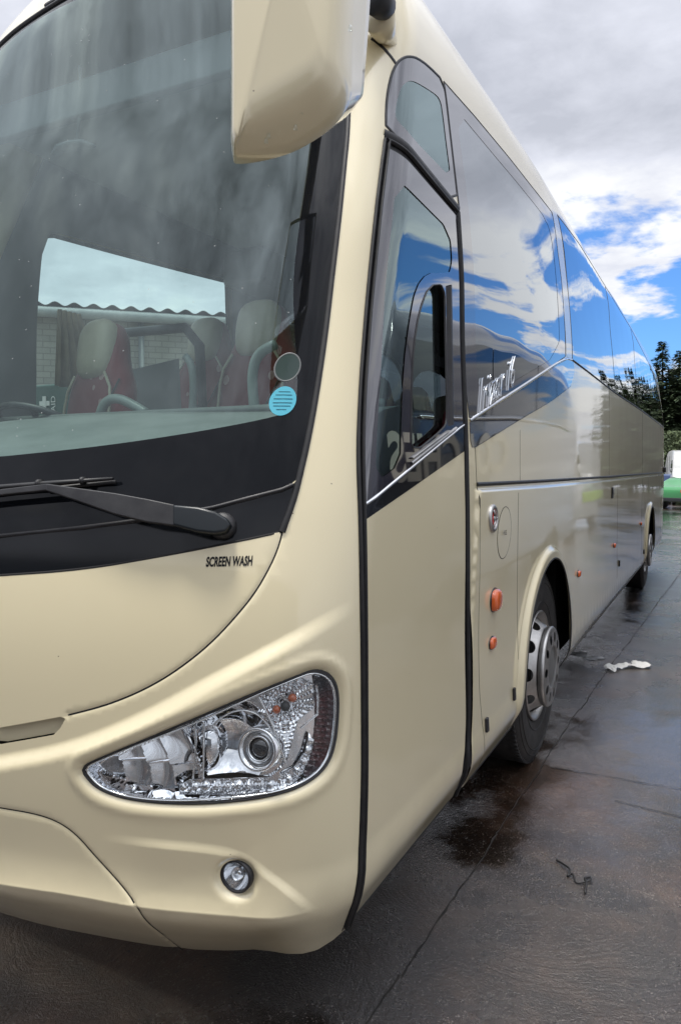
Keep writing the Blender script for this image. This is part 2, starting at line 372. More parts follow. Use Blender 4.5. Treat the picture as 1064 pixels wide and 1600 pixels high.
def D(a, v):
    sh = np.shape(a); p = np.stack([np.ravel(np.abs(a) if False else a), np.ravel(v)], -1).astype(float)
    p[:, 0] = np.abs(p[:, 0]); r = np.zeros(len(p)); fr = p[:, 0] < AE+.45
    q = p[fr]; o = np.zeros(len(q))
    if len(q):
        d, s, t = pdist(q, l_fold); sd = d*s; fade = 1-sstep(q[:, 0], px(400, 1030)[0], px(562, 940)[0])
        o += fade*.020*(1-sstep(sd, -.024, .022))*np.clip(1+(sd+.024)/.40, 0, 1)
        d, s, t = pdist(q, l_fog); sd = d*s; fade = sstep(t, 0, .35)*(1-sstep(t, .8, 1))*(d < .3)
        o += fade*.008*(1-sstep(sd, -.014, .014))*np.clip(1+(sd+.012)/.12, 0, 1)
        d, s, t = pdist(q, l_crease); sd = d*s; fade = 1-sstep(q[:, 0], px(400, 1420)[0], px(520, 1418)[0])
        up_ = .024*np.exp(-np.maximum(sd, 0)/.045); dn = .024-.34*np.maximum(-sd, 0)
        kk = sstep(sd, -.009, .007); o += fade*(kk*up_+(1-kk)*dn)*sstep(.85-q[:, 1], 0, .3)
        d, s, t = pdist(q, HL, True); ins = inpoly(q, HL)
        o += np.where(ins, -.012, -.012*np.exp(-(d/.011)**2)+.004*np.exp(-((d-.03)/.014)**2))
        d = np.hypot(q[:, 0]-cx, q[:, 1]-cv); o += -.016*np.exp(-(np.maximum(d-.043, 0)/.012)**2)
        for pl, dep, wd in GROOVES:
            d, s, t = pdist(q, pl); o -= dep*np.exp(-(d/wd)**2)
    r[fr] = o
    sd_ = ~fr; q = p[sd_]; o = np.zeros(len(q))
    if len(q):
        lv = np.interp(q[:, 0], [k[0] for k in l_ledge], [k[1] for k in l_ledge]); s = q[:, 1]-lv
        on = sstep(q[:, 0], l_ledge[0][0]-.015, l_ledge[0][0]+.012)
        o += on*.014*(1-sstep(s, -.016, .004))*(1-.5*sstep(-s, .02, .8))
        for ac in (A_FW, A_RW):
            d = np.hypot(q[:, 0]-ac, q[:, 1]-.52); o += .028*np.where(d < .66, 1, 1-sstep(d, .66, .695))*sstep(q[:, 1], .33, .62)
    # faint panel waviness
    o += .00028*np.sin(q[:, 0]*8+2*np.sin(q[:, 1]*5))*np.sin(q[:, 1]*7+q[:, 0]*3) if len(q) else 0
    r[sd_] = o
    return r.reshape(sh)
def S(a, v, off=0.):
    d = D(a, v)+off; return S0(a, v)+N0(a, v)*d[..., None]
def SN(a, v, h=1.2e-3):
    n = np.cross(S(a+h, v)-S(a-h, v), S(a, v+h)-S(a, v-h)); return n/np.linalg.norm(n, axis=-1, keepdims=True)
def SP(av, off=0.):
    A = np.array(av, float); return S(A[:, 0], A[:, 1], off)

# ------------------------------------------------------------------ skin builder
def build_skin(bound, lines, regions, grid, extra=None):
    """bound: outline; lines: list of (polyline, closed); regions: ordered (key, polygon or None); returns {key: (verts, faces)}"""
    pts = []; edges = []
    def addline(pl, closed):
        b = len(pts); pts.extend([Vector((float(x), float(y))) for x, y in pl])
        edges.extend([(b+i, b+i+1) for i in range(len(pl)-1)])
        if closed: edges.append((b+len(pl)-1, b))
    addline(bound, True)
    for pl, c in lines: addline(pl, c)
    allb = np.array([tuple(p) for p in pts])
    g = grid
    g = g[inpoly(g, bound)]
    # drop grid points that crowd the lines
    cell = {}
    for q in allb: cell.setdefault((int(q[0]/.02), int(q[1]/.02)), []).append(q)
    keep = []
    for q in g:
        i, j = int(q[0]/.02), int(q[1]/.02); ok = True
        for di in (-1, 0, 1):
            for dj in (-1, 0, 1):
                for r in cell.get((i+di, j+dj), ()):
                    if (r[0]-q[0])**2+(r[1]-q[1])**2 < 2.0e-5: ok = False
        if ok: keep.append(q)
    pts.extend([Vector((float(q[0]), float(q[1]))) for q in keep])
    vo, eo, fo, _, _, _ = delaunay_2d_cdt(pts, edges, [], 0, 1e-7)
    V = np.array([tuple(v) for v in vo]); F = np.array([f for f in fo if len(f) == 3])
    c = V[F].mean(1); res = {}; left = inpoly(c, bound)
    A_ = V[F]; area = .5*((A_[:, 1, 0]-A_[:, 0, 0])*(A_[:, 2, 1]-A_[:, 0, 1])-(A_[:, 2, 0]-A_[:, 0, 0])*(A_[:, 1, 1]-A_[:, 0, 1]))
    F = np.where((area < 0)[:, None], F[:, ::-1], F); left &= np.abs(area) > 1e-9
    for key, poly in regions:
        m = left & (inpoly(c, poly) if poly is not None else True); left &= ~m
        if m.any():
            f = F[m]; u, inv = np.unique(f, return_inverse=True)
            if key in res:
                v0, f0 = res[key]; res[key] = (np.vstack([v0, V[u]]), np.vstack([f0, inv.reshape(f.shape)+len(v0)]))
            else: res[key] = (V[u], inv.reshape(f.shape))
    return res
def skin_mesh(name, VF, m, parent, off=0., post=None):
    V, F = VF; co = S(V[:, 0], V[:, 1], off); no = SN(V[:, 0], V[:, 1])
    if post is not None: co, no = post(V, co, no)
    me = bpy.data.meshes.new(name); me.from_pydata([tuple(map(float, p)) for p in co], [], [tuple(map(int, f)) for f in F])
    me.polygons.foreach_set('use_smooth', [True]*len(me.polygons)); me.update()
    try: me.normals_split_custom_set_from_vertices([tuple(map(float, p)) for p in no])
    except Exception as ex: print('normals', name, ex)
    return link(name, me, parent, m)
def ribbon(name, pl, width, m, parent, h=.002, closed=False, mb=None, prof=5, off=0.):
    """a rounded strip lying along a line of the skin"""
    A = np.array(pl, float); n = len(A)
    nx = np.roll(A, -1, 0) if closed else np.vstack([A[1:], 2*A[-1]-A[-2]]); pv = np.roll(A, 1, 0) if closed else np.vstack([2*A[0]-A[1], A[:-1]])
    t = nx-pv; t /= np.linalg.norm(t, axis=1, keepdims=True)+1e-12; nr = np.stack([-t[:, 1], t[:, 0]], -1)
    wd = np.broadcast_to(np.array(width, float), (n,)); rows = []
    for k in range(prof):
        f = -1+2*k/(prof-1); q = A+nr*(f*wd/2)[:, None]
        ht = h*math.sqrt(max(0, 1-f*f)) if h > 0 else 0
        rows.append(S(q[:, 0], q[:, 1], ht+off-(.002 if k in (0, prof-1) else 0)))
    V = [tuple(map(float, rows[k][i])) for i in range(n) for k in range(prof)]; Fc = []
    for i in range(n if closed else n-1):
        j = (i+1) % n
        for k in range(prof-1): Fc.append((i*prof+k, j*prof+k, j*prof+k+1, i*prof+k+1)[::-1])
    if mb is not None: return mb.add(V, Fc, True)
    return MB().add(V, Fc, True).build(name, m, parent)
def vseg(u0, v0, u1, v1, step=.03): return resample(P((u0, v0), (u1, v1)), step)

# ------------------------------------------------------------------ THE COACH
coach = empty('coach', (-HW, 0, 0), 'large cream touring coach with a dark raked windscreen, parked nose towards the viewer', 'coach')
# windscreen / cowl / hood / slot / lower panel outlines
vt0 = px(0, 56); vt1 = px(141, 0)
WR = P((545, 195), (538, 260), (531, 330), (522, 410), (513, 490), (502, 570), (490, 645), (479, 700), (470, 738))
WB = P((0, 837), (130, 824), (216, 813), (333, 793), (389, 778), (440, 765), (458, 757))
VT = .5*(vt0[1]+vt1[1])
top = [(.0, VT+.015), (.5, VT+.008), (vt1[0], VT), (WR[0][0]-.20, VT-.05), (WR[0][0]-.055, VT-.22)]
ws_half = smooth_line(top+WR, .03)+WB[::-1]
ws_half = [p for p in ws_half if p[0] > 1e-3]
WS = resample(ws_half+[(-a, v) for a, v in ws_half[::-1]], .03, True)
_wc = smooth_line([(.0, VT-.05), (.5, VT-.055), (WR[0][0]-.34, VT-.12), (WR[0][0]-.16, VT-.34)]+P((487, 228), (470, 330), (459, 420), (458, 470), (462, 540), (466, 600), (462, 638), (456, 642), (420, 653), (300, 676), (150, 698), (0, 713)), .03)
WCL = resample([p for p in _wc if p[0] > 1e-3]+[(-a, v) for a, v in _wc[::-1] if a > 1e-3], .04, True)
cow_low = smooth_line(P((0, 898), (130, 889), (259, 867), (346, 850), (441, 830)), .03)
COWL = WB+P((470, 742), (463, 768), (454, 797), (441, 831))+cow_low[::-1][1:]; COWL = COWL+[(-a, v) for a, v in COWL[::-1]]
COWL = resample([p for p in COWL], .03, True)
slot_up = P((105, 1118), (0, 1137)); slot_lo = P((0, 1163), (85, 1148), (98, 1134))
half = cow_low[::1]; HOOD = [(-a, v) for a, v in slot_up[::-1]]  # assembled below
hh = [p for p in slot_up[::-1]]+hood_seam[::-1][1:]+cow_low[::-1][1:]
HOOD = resample(hh+[(-a, v) for a, v in hh[::-1]], .03, True)
sl = slot_up[::-1]+slot_lo[::-1]; SLOT = resample(sl+[(-a, v) for a, v in sl[::-1]], .03, True)
LOW = resample([(a, v) for a, v in low_seam]+[(-a, v) for a, v in low_seam[::-1]], .03, True)
# door and glazing outlines
DOL = smooth_line(P((601, 205), (593, 270), (585, 342), (574, 450), (565, 540), (560.7, 600), (556.5, 683), (556.5, 734), (559.6, 807), (561.7, 930), (564, 1050), (564.5, 1180), (562, 1280), (559.7, 1360), (553, 1395), (541, 1434)), .03)
DOR = smooth_line(P((717, 325), (721, 400), (724, 450), (727, 600), (732, 700), (734, 850), (736, 1000), (736, 1100), (735, 1185), (728, 1212), (716, 1236)), .03)
DIL = smooth_line(P((608, 232), (600, 290), (592, 345), (583, 450), (575, 560), (572, 600), (569, 683), (570, 740), (571, 786), (572, 869), (573, 930), (574.5, 1050), (574.7, 1180), (573, 1280), (571, 1355), (564, 1395), (556, 1424)), .03)
DIR = smooth_line(P((712.5, 337), (717, 400), (719, 450), (722, 600), (724, 665), (725, 705), (728, 850), (728, 1100), (727, 1170), (722, 1195), (711, 1236)), .03)
HEM = .345
for l in (DOL, DOR, DIL, DIR): l[-1] = (l[-1][0], HEM-.02)
DOORO = DOL+DOR[::-1]; DOORI = DIL+DIR[::-1]
def cutpoly(poly, a, b):  # polygon from named pixel points
    return P(*poly)
DGL = P((571, 788), (724, 664)); dg_l = [p for p in DIL if p[1] > DGL[0][1]]; dg_r = [p for p in DIR if p[1] > DGL[1][1]]
DGLASS = dg_l+[DGL[0], DGL[1]]+dg_r[::-1]
CL1 = smooth_line(P((618, 281), (660, 317), (703, 360), (707, 424), (690, 427), (668, 426), (650, 449), (640, 501), (631, 569), (627, 660), (626, 725), (586, 754), (590, 660), (596, 569), (606, 400)), .02, True, 1)
CL2 = smooth_line(P((670, 446), (694, 444), (695, 500), (696, 560), (698, 655), (695, 668), (642, 712), (642, 660), (643, 600), (646, 540), (655, 485)), .02, True, 1)
DBAND = P((571.5, 790), (724, 666), (725, 705), (572.5, 811))
QW = smooth_line(P((603, 205), (603, 170), (606, 140), (612, 115), (620, 98), (630, 90), (640, 88), (652, 91), (668, 102), (693, 127), (700, 180), (708, 250), (716, 323), (655, 257)), .02, True, 1)
QC = smooth_line(P((617, 176), (621, 154), (627, 135), (638, 126), (647, 127), (662, 135), (679, 146), (687, 154), (691, 169), (698, 229), (704.5, 278), (671.6, 244), (645, 216), (626.5, 195), (619, 186)), .015, True, 1)
W1 = resample(P((694, 128), (740, 180), (790, 240), (830, 291), (862, 332), (870, 385), (876, 430), (880, 480), (883, 557), (870, 566), (800, 612), (733, 656), (727, 600), (724, 450), (721, 400), (717, 325), (708, 250), (700, 180)), .05, True)
W1C = smooth_line(P((712, 170), (760, 228), (820, 300), (855, 345), (864, 385), (872, 480), (873, 553), (800, 597), (748, 631), (742, 500), (739, 408), (728, 290)), .05, True, 1)
PIL = resample(P((862, 331), (869.5, 334), (881, 400), (889, 480), (893, 561), (884, 557), (880, 480), (876, 430), (870, 385)), .05, True)
W2 = resample(P((870.5, 336), (905, 382), (945, 447), (985, 513), (1010, 562), (1022, 590), (1031, 628), (1036, 666), (1000, 639), (962, 614), (893.5, 562), (889, 480), (882, 400)), .08, True)
SBAND = resample(P((733, 660), (800, 617), (868, 571), (885, 562), (895, 566), (897, 580), (891, 603), (879, 613), (857, 629), (815, 653), (741, 699), (735, 699)), .04, True)
ARF = [(a, v) for a, v in circ(A_FW, .52, RIN, 72)]; ARR = circ(A_RW, .52, RIN, 48)
A1 = a_of_y(LEN-.01, 1.2)
AB = -(AE+.25)                       # where the front skin ends on the far side
CEN_V = 4.585
FH = .226
bound = resample([(AB, FH), (.9, .230), (1.0, .237), (1.08, .247), (1.15, .259), (1.22, .273), (1.28, .287), (1.34, .301), (1.39, .314), (1.44, .326), (1.48, .337), (1.53, HEM), (A1, HEM), (A1, CEN_V), (AB, CEN_V)], .05, True)
E_HL2 = [(-a, v) for a, v in HL[::-1]]
lines = [(l, True) for l in (WS, COWL, HOOD, SLOT, LOW, HL, E_HL2, FOG, CL1, CL2, QW, QC, W1, W1C, PIL, W2, SBAND)]
# rows of points hugging the relief lines so that creases stay crisp
def offset_rows(pl, offs, closed=False, step=.012):
    r = np.array(resample(pl, step, closed)); n = len(r)
    t = (np.roll(r, -1, 0)-np.roll(r, 1, 0)) if closed else np.gradient(r, axis=0); t /= np.linalg.norm(t, axis=1, keepdims=True)+1e-12
    nr = np.stack([-t[:, 1], t[:, 0]], -1); return np.vstack([r+nr*o for o in offs])
lines += [(DOL, False), (DOR, False), (DIL, False), (DIR, False), (DGL, False), (DBAND, True)]
ex = [offset_rows(HL, (.005, .01, .015, .022, -.005), True), offset_rows(FOG, (-.006, -.012, -.018, -.026), True, .008),
      offset_rows(l_fold, (-.03, -.022, -.012, 0, .012, .022, .03)), offset_rows(l_fog, (-.014, -.008, 0, .008, .014), step=.01), 
      ]
ex.append(np.array([(-a, v) for b_ in ex[:1] for a, v in b_]))

def rows_as_lines(pl, offs, step):
    r = offset_rows(pl, offs, step=step); n = len(r)//len(offs); return [([tuple(q) for q in r[i*n:(i+1)*n]], False) for i in range(len(offs))]
lines += rows_as_lines(l_ledge, (-.018, -.013, -.008, -.003, .003, .008), .05)+rows_as_lines(hood_seam[1:-1], (-.009, -.004, .004, .009), .012)+rows_as_lines(low_seam[:-3], (-.010, -.004, .004, .010), .012)
lines += rows_as_lines(l_crease[1:-2], (-.024, -.014, -.008, -.003, .003, .008, .014, .026), .02)
lines += rows_as_lines([(a, v) for a, v in y_seam if v < 1.50], (-.018, -.012, -.006, 0.001, .006, .012), .05)
for ac in (A_FW, A_RW):
    for r_ in (.618, .632, .645, .655, .662, .669, .676, .683, .690, .697, .706):
        lines.append(([p for p in circ(ac, .52, r_, 150, -.27, math.pi+.27, True) if p[1] > HEM+.01], False))
def gridpts(a0, a1, v0, v1, st, stv=None):
    x, y = np.meshgrid(np.arange(a0, a1, st), np.arange(v0, v1, stv or st), indexing='ij'); x = x+(np.arange(x.shape[1]) % 2)*st*.5
    return np.stack([x.ravel(), y.ravel()], -1)
G = [gridpts(-.45, AE+.12, .236, 1.35, .014), gridpts(AB, -.46, .245, 1.35, .04), gridpts(AB, AE+.5, 1.36, CEN_V, .035), gridpts(AE+.13, AE+3.2, HEM+.01, 1.35, .03),
     gridpts(AE+.51, AE+3.2, 1.36, CEN_V, .05), gridpts(AE+3.2, A1, HEM+.01, CEN_V, .16, .06)]
grid = np.vstack(G+ex)
regions = [('void', HL), ('void', E_HL2), ('void', FOG), ('void', ARF), ('void', ARR), ('wclear', WCL), ('windscreen', WS), ('scuttle', COWL), ('bonnet', HOOD), ('slot', SLOT), ('lower_panel', LOW),
           ('dc1', CL1), ('dc2', CL2), ('dglass', DGLASS), ('dband', DBAND), ('door', DOORI), ('dseal', DOORO), ('qc', QC), ('qw', QW), ('w1c', W1C), ('w1', W1), ('pil', PIL), ('w2', W2), ('sband', SBAND),
           ('side', [(AE+.2, 0), (A1+1, 0), (A1+1, 2.45), (a_of_y(3.3, 2.3), 2.45), (a_of_y(1.35, 1.7), 1.9), (a_of_y(.9), 1.9), (a_of_y(.9), 0)]), ('front', [(AB-1, 0), (a_of_y(.9), 0), (a_of_y(.9), 3.0), (px(603, 70)[0]+.02, px(610, 90)[1]), (px(582, 62)[0], px(582, 62)[1]), (px(582, 62)[0]-.25, VT+.05), (0, VT+.08), (AB-1, VT+.05)]), ('roof', None)]
lines += [(ARF, True), (ARR, True), (resample([DOL[0], DOR[0]], .03), False), (resample([DIL[0], DIR[0]], .03), False), (WCL, True)]
roofcut = [p for p in regions[-2][1][2:]]
lines.append((resample(roofcut[1:-1]+[(AB, VT+.05)], .04), False))
import time; _t = time.time()
RG = build_skin(bound, lines, regions, grid)
print('skin', {k: len(v[1]) for k, v in RG.items()}, round(time.time()-_t, 1))
front = skin_mesh('front_body', RG['front'], CREAM, coach)
side = skin_mesh('side_body', RG['side'], CREAM, coach)
roof = skin_mesh('roof', RG['roof'], CREAM, coach)
bonnet = skin_mesh('bonnet', RG['bonnet'], CREAM, coach)
lowp = skin_mesh('bumper_panel', RG['lower_panel'], CREAM, coach)
skin_mesh('grille_slot', RG['slot'], CREAM, coach, off=-.022)
scut = skin_mesh('scuttle', RG['scuttle'], SCUT, coach, off=-.004)
pilr = skin_mesh('window_pillar', RG['pil'], CREAM, coach, off=.001)

wsg = skin_mesh('windscreen', RG['wclear'], GLASSW, coach, off=-.003)
skin_mesh('windscreen_border', RG['windscreen'], FRITW, coach, off=-.003)
# rubber seal round the windscreen and scuttle
wr_line = [p for p in smooth_line([(WR[0][0]-.055, VT-.22)]+WR+P((463, 768), (454, 797), (441, 831)), .03)]
ribbon('windscreen_seal', smooth_line(top+WR+P((463, 768), (454, 797), (441, 831)), .03), .020, RUBBER, coach, h=.006)
ribbon('windscreen_seal', [(-a, v) for a, v in smooth_line(top+WR, .03)], .020, RUBBER, coach, h=.006)
ribbon('scuttle_lip', [(-a, v) for a, v in WB[::-1]]+WB, .012, PLASTIC, coach, h=.004)
ribbon('bonnet_gap', hood_seam, .007, SEAM, bonnet, h=0, off=.0008)
ribbon('bonnet_gap', [(a, v-.002) for a, v in cow_low], .007, SEAM, bonnet, h=0, off=.001)
ribbon('panel_gap', low_seam, .006, SEAM, lowp, h=0, off=.0008)
# ---- door
door = skin_mesh('door', RG['door'], CREAM, coach)
skin_mesh('glazing_border', RG['dglass'], FRITV, door)
skin_mesh('door_window', RG['dc1'], GLASSD, door, off=-.003)
slw = skin_mesh('sliding_window', RG['dc2'], GLASSD, door, off=-.022)
skin_mesh('gloss_band', RG['dband'], FRIT, door, off=.001)
skin_mesh('door_seal', RG['dseal'], RUBBER, door, off=-.006)
mid = [(.5*(p[0]+q[0]), .5*(p[1]+q[1])) for p, q in zip(resample(DOL, .04)[:200], resample(DIL, .04)[:200])]
def midline(l1, l2, n=70):
    f = lambda l: np.array(resample(l, .001))[np.linspace(0, len(resample(l, .001))-1, n).astype(int)]
    return [tuple(q) for q in .5*(f(l1)+f(l2))]
ml = midline(DOL, DIL); mr_ = midline(DOR, DIR); mtop = midline([DOL[0], DOR[0]], [DIL[0], DIR[0]], 20)
for l_, o_ in ((ml, -.010), (ml, .009), (mr_, -.004), (mr_, .004)):
    ribbon('seal_bead', [(a+o_, v) for a, v in l_], .010, RUBBER, door, h=.009)
ribbon('seal_bead', mtop, .012, RUBBER, door, h=.008)
ribbon('top_seal', resample(P((600, 206), (717, 326)), .03), .030, RUBBER, door, h=.004)
ribbon('chrome_strip', resample([DGL[0], DGL[1]], .05), .012, CHROME, door, h=.005)
ribbon('window_gasket', resample(CL2, .02, True), .007, RUBBER, door, h=.004, closed=True)
ribbon('slider_post', resample(P((701, 446), (702, 500), (703, 570), (704, 664)), .04), .038, PLASTIC, door, h=.010)
ribbon('slider_rail', resample(P((642, 724), (712, 669)), .05), .014, SATIN, door, h=.006)
ribbon('slider_rail', resample(P((642, 716), (700, 673)), .05), .007, SATIN, door, h=.009)
ribbon('hem_rubber', [(a, HEM+.004) for a in np.arange(px(556, 1417)[0], px(712, 1228)[0], .05)], .016, RUBBER, door, h=.004)
# ---- quarter window, side glazing
qb = skin_mesh('quarter_window', RG['qw'], FRITV, coach)
skin_mesh('window_pane', RG['qc'], GLASSD, qb, off=-.002)
ribbon('window_gasket', QW, .014, RUBBER, qb, h=.003, closed=True)
w1 = skin_mesh('side_window', RG['w1'], FRITV, coach)
skin_mesh('window_pane', RG['w1c'], GLASSS, w1, off=-.0012)
ribbon('window_gap', W1, .007, SEAM, w1, h=.0015, closed=True)
ribbon('window_gap', resample(P((693, 127), (700, 180), (708, 250), (717, 328)), .04), .014, RUBBER, w1, h=.003)
w2 = skin_mesh('side_window', RG['w2'], GLASSS, coach)
ribbon('window_gap', resample(P((870, 335), (881, 400), (889, 480), (893.5, 562)), .05), .010, RUBBER, w2, h=.003)
ribbon('window_gap', resample(P((945, 449), (953, 520), (960, 612)), .05), .022, RUBBER, w2, h=.0015)
ribbon('window_gap', resample(P((985, 515), (992, 580), (996, 636)), .05), .022, RUBBER, w2, h=.0015)
ribbon('window_gap', W2, .008, RUBBER, w2, h=.002, closed=True)
gb = skin_mesh('gloss_band', RG['sband'], mat('mirror_band', (.10, .105, .12), .03, .6, coat=1), coach, off=.002)
ribbon('chrome_strip', smooth_line(P((733.5, 657), (766, 635), (800, 613), (835, 590), (868, 567.5), (884, 560), (893, 562)), .04), .015, CHROME, gb, h=.006)
ribbon('chrome_strip', smooth_line(P((893, 562), (925, 586), (960, 614), (1000, 640), (1036, 668)), .08), .016, RUBBER, gb, h=.006)
ribbon('band_edge', smooth_line(P((741, 699), (815, 653), (857, 629), (879, 613), (891, 603)), .04), .008, RUBBER, gb, h=.002)
ribbon('roof_seam', smooth_line(P((580, 60), (590, 67), (602, 78), (611, 89), (618, 99)), .02), .016, RUBBER, roof, h=.003)
ribbon('roof_seam', resample([(0, VT+.10), (AE-.35, VT+.06)], .05), .004, SEAM, roof, h=.0012)
# ---- lower side: trim line, panel seams
sp = ribbon('side_trim', resample(P((744, 757), (850, 751.5), (950, 745), (1037, 738)), .1), .020, RUBBER, coach, h=.008)
ribbon('panel_gap', resample(P((742, 700), (744.5, 757)), .04), .006, SEAM, side, h=.001)
ribbon('panel_gap', y_seam, .0035, SEAM, side, h=.0009)
for us in ((805, 770, 807, 1030), (1001, 748, 1000, 868), (962, 756, 962, 905), (1010, 746, 1011, 770)): ribbon('panel_gap', vseg(*us, .05), .004 if us[0] < 900 else .010, SEAM, side, h=.0009)
for us in ((951, 607, 951, 742), (1003, 645, 1003, 739), (812, 672, 812, 750)): ribbon('panel_gap', vseg(*us, .05), .004, SEAM, side, h=.0009)
ribbon('arch_lip', [(a, v) for a, v in circ(A_FW, .52, .620, 80, -.26, math.pi+.26, True)], .012, RUBBER, side, h=.004)
ribbon('arch_lip', [(a, v) for a, v in circ(A_RW, .52, .620, 60, -.26, math.pi+.26, True)], .012, RUBBER, side, h=.004)
ribbon('hem_edge', [(a, HEM+.006) for a in np.arange(px(735, 1205)[0], A_FW-.62, .05)], .014, RUBBER, side, h=.004)
ribbon('hem_edge', [(a, HEM+.03) for a in np.arange(A_FW+.62, A_RW-.62, .1)], .075, mat('skirt_grey', (.16, .155, .145), .45), side, h=.004)

def on_skin(u, v, off=0.):
    a, b = px(u, v); p = S(np.array([a]), np.array([b]), off)[0]; n = SN(np.array([a]), np.array([b]))[0]; return frame(p, n), (a, b)
# fuel flap, press button lamp, amber lamps, catches
fa, fv = px(783, 832); ring_ = SP(circ(fa, fv, .112, 56), .0012); cc_ = SP([(fa, fv)], .0015)[0]
fl = MB().add([tuple(map(float, cc_))]+[tuple(map(float, q)) for q in ring_], [(0, 1+k, 1+(k+1) % 56) for k in range(56)], True).build('fuel_flap', CREAM, coach)
ribbon('flap_gap', circ(fa, fv, .114, 60), .004, SEAM, fl, h=.0015, closed=True)
T, _ = on_skin(764, 810); b = MB(); b.lathe([(.058, -.005), (.060, .004), (.055, .011), (.047, .013), (.041, .009), (.040, .0)], T, 40); eb = b.build('emergency_button', SATIN, coach)
MB().lathe([(.042, .003), (.038, .0075), (.0, .009)], T, 32).build('button_backing', REDL, eb)
b = MB(); b.lathe([(.014, .006), (.014, .013), (.010, .016), (.0, .016)], T, 20); b.build('push_knob', SATIN, eb)
b = MB()
for k in range(3):
    t = k*2*math.pi/3+.5; b.tube([T @ Vector((.012*math.cos(t), .012*math.sin(t), .014)), T @ Vector((.041*math.cos(t), .041*math.sin(t), .010))], .0045, 8)
b.build('button_spokes', SATIN, eb)
def lamp(u, v, wd, ht, dp, m, name='side_marker'):
    T, _ = on_skin(u, v); b = MB(); n = 28; prof = [(1.0, 0), (1.0, .35), (.93, .7), (.75, .93), (.4, 1), (0.001, 1)]
    vs = []
    for r, h in prof:
        for k in range(n):
            t = 2*math.pi*k/n; c, s_ = math.cos(t), math.sin(t); e_ = .72
            vs.append((math.copysign(abs(c)**e_, c)*r*ht/2, math.copysign(abs(s_)**e_, s_)*r*wd/2, h*dp))
    b.add(vs, [(i*n+k, i*n+(k+1) % n, (i+1)*n+(k+1) % n, (i+1)*n+k) for i in range(len(prof)-1) for k in range(n)], True, T)
    o = b.build(name, m, coach); base = MB(); base.lathe([(.56, -.002), (.56, .004), (.50, .006)], T @ Matrix.Diagonal((ht, wd, 1, 1)), 28); base.build('lamp_base', RUBBER, o); return o
lamp(768, 937, .115, .095, .030, AMBER, 'turn_repeater'); lamp(765, 1004, .085, .052, .018, AMBER)
for u, v in ((901, 896), (957, 852), (999, 818)): lamp(u, v, .075, .045, .02, AMBER)
for u, v in ((799, 1084), (756, 1132)):
    T, _ = on_skin(u, v); b = MB(); b.box(-.030, .030, -.014, .014, 0, .012, T); o = b.build('catch', PLASTIC, coach, bevel=.004)
T, _ = on_skin(953, 770); b = MB(); b.box(-.05, .05, -.045, .045, 0, .010, T); o = b.build('locker_handle', PLASTIC, coach, bevel=.012); b = MB(); b.box(-.012, .035, -.02, .02, .009, .02, T); b.build('handle_grip', SATIN, o, bevel=.004)
for u, v in ((1004, 862), (965, 880)):
    T, _ = on_skin(u, v); b = MB(); b.box(-.03, .03, -.02, .02, 0, .012, T); b.build('catch', PLASTIC, coach, bevel=.004)

def text_mesh(txt, bold=0.0, extrude=0.0, bevel=0.0, space=1.0):
    c = bpy.data.curves.new('t', 'FONT'); c.body = txt; c.size = 1; c.offset = bold; c.extrude = extrude; c.bevel_depth = bevel; c.bevel_resolution = 2; c.resolution_u = 6; c.space_character = space
    o = bpy.data.objects.new('t', c); COL.objects.link(o); dg = bpy.context.evaluated_depsgraph_get(); dg.update()
    me = bpy.data.meshes.new_from_object(o.evaluated_get(dg)); bpy.data.objects.remove(o)
    v = np.array([tuple(x.co) for x in me.vertices]); f = [tuple(p.vertices) for p in me.polygons]; return v, f
def skin_text(name, txt, o, xdir, ydir, width, height, m, parent, bold=0., ext=0., bev=0., off=.001, space=1.0, refine=False):
    v, f = text_mesh(txt, bold, ext, bev, space); x0, x1 = v[:, 0].min(), v[:, 0].max(); y0, y1 = 0, v[:, 1].max()
    X = (v[:, 0]-x0)/(x1-x0)*width; Y = (v[:, 1]-y0)/(y1-y0)*height
    a = o[0]+X*xdir[0]+Y*ydir[0]; b = o[1]+X*xdir[1]+Y*ydir[1]
    zmin = v[:, 2].min(); d = off+(v[:, 2]-zmin)*(1 if not (ext or bev) else height)
    pts = S(a, b, d); return MB().add([tuple(map(float, p)) for p in pts], f, False).build(name, m, parent)
o0 = np.array(px(322, 885)); o1 = np.array(px(394, 883)); d_ = o1-o0; W_ = np.hypot(*d_); H_ = np.hypot(*(np.array(px(323, 870))-o0))
skin_text('lettering', 'SCREEN WASH', o0, d_/W_, (-d_[1]/W_, d_[0]/W_), W_, H_, SEAM, bonnet, bold=.036, off=.0012, space=1.02)
o0 = np.array(px(747, 646)); o1 = np.array(px(801, 603)); d_ = o1-o0; W_ = np.hypot(*d_)
skin_text('lettering', 'Irizar i6', o0, d_/W_, (.03, 1), W_, .150, CHROME, w1, bold=-.012, ext=.012, bev=.008, off=.0, space=1.12)
o0 = np.array(px(779.5, 836)); skin_text('lettering', 'FUEL', o0, (1, 0), (0, 1), .045, .020, SEAM, fl, bold=.02, off=.009)

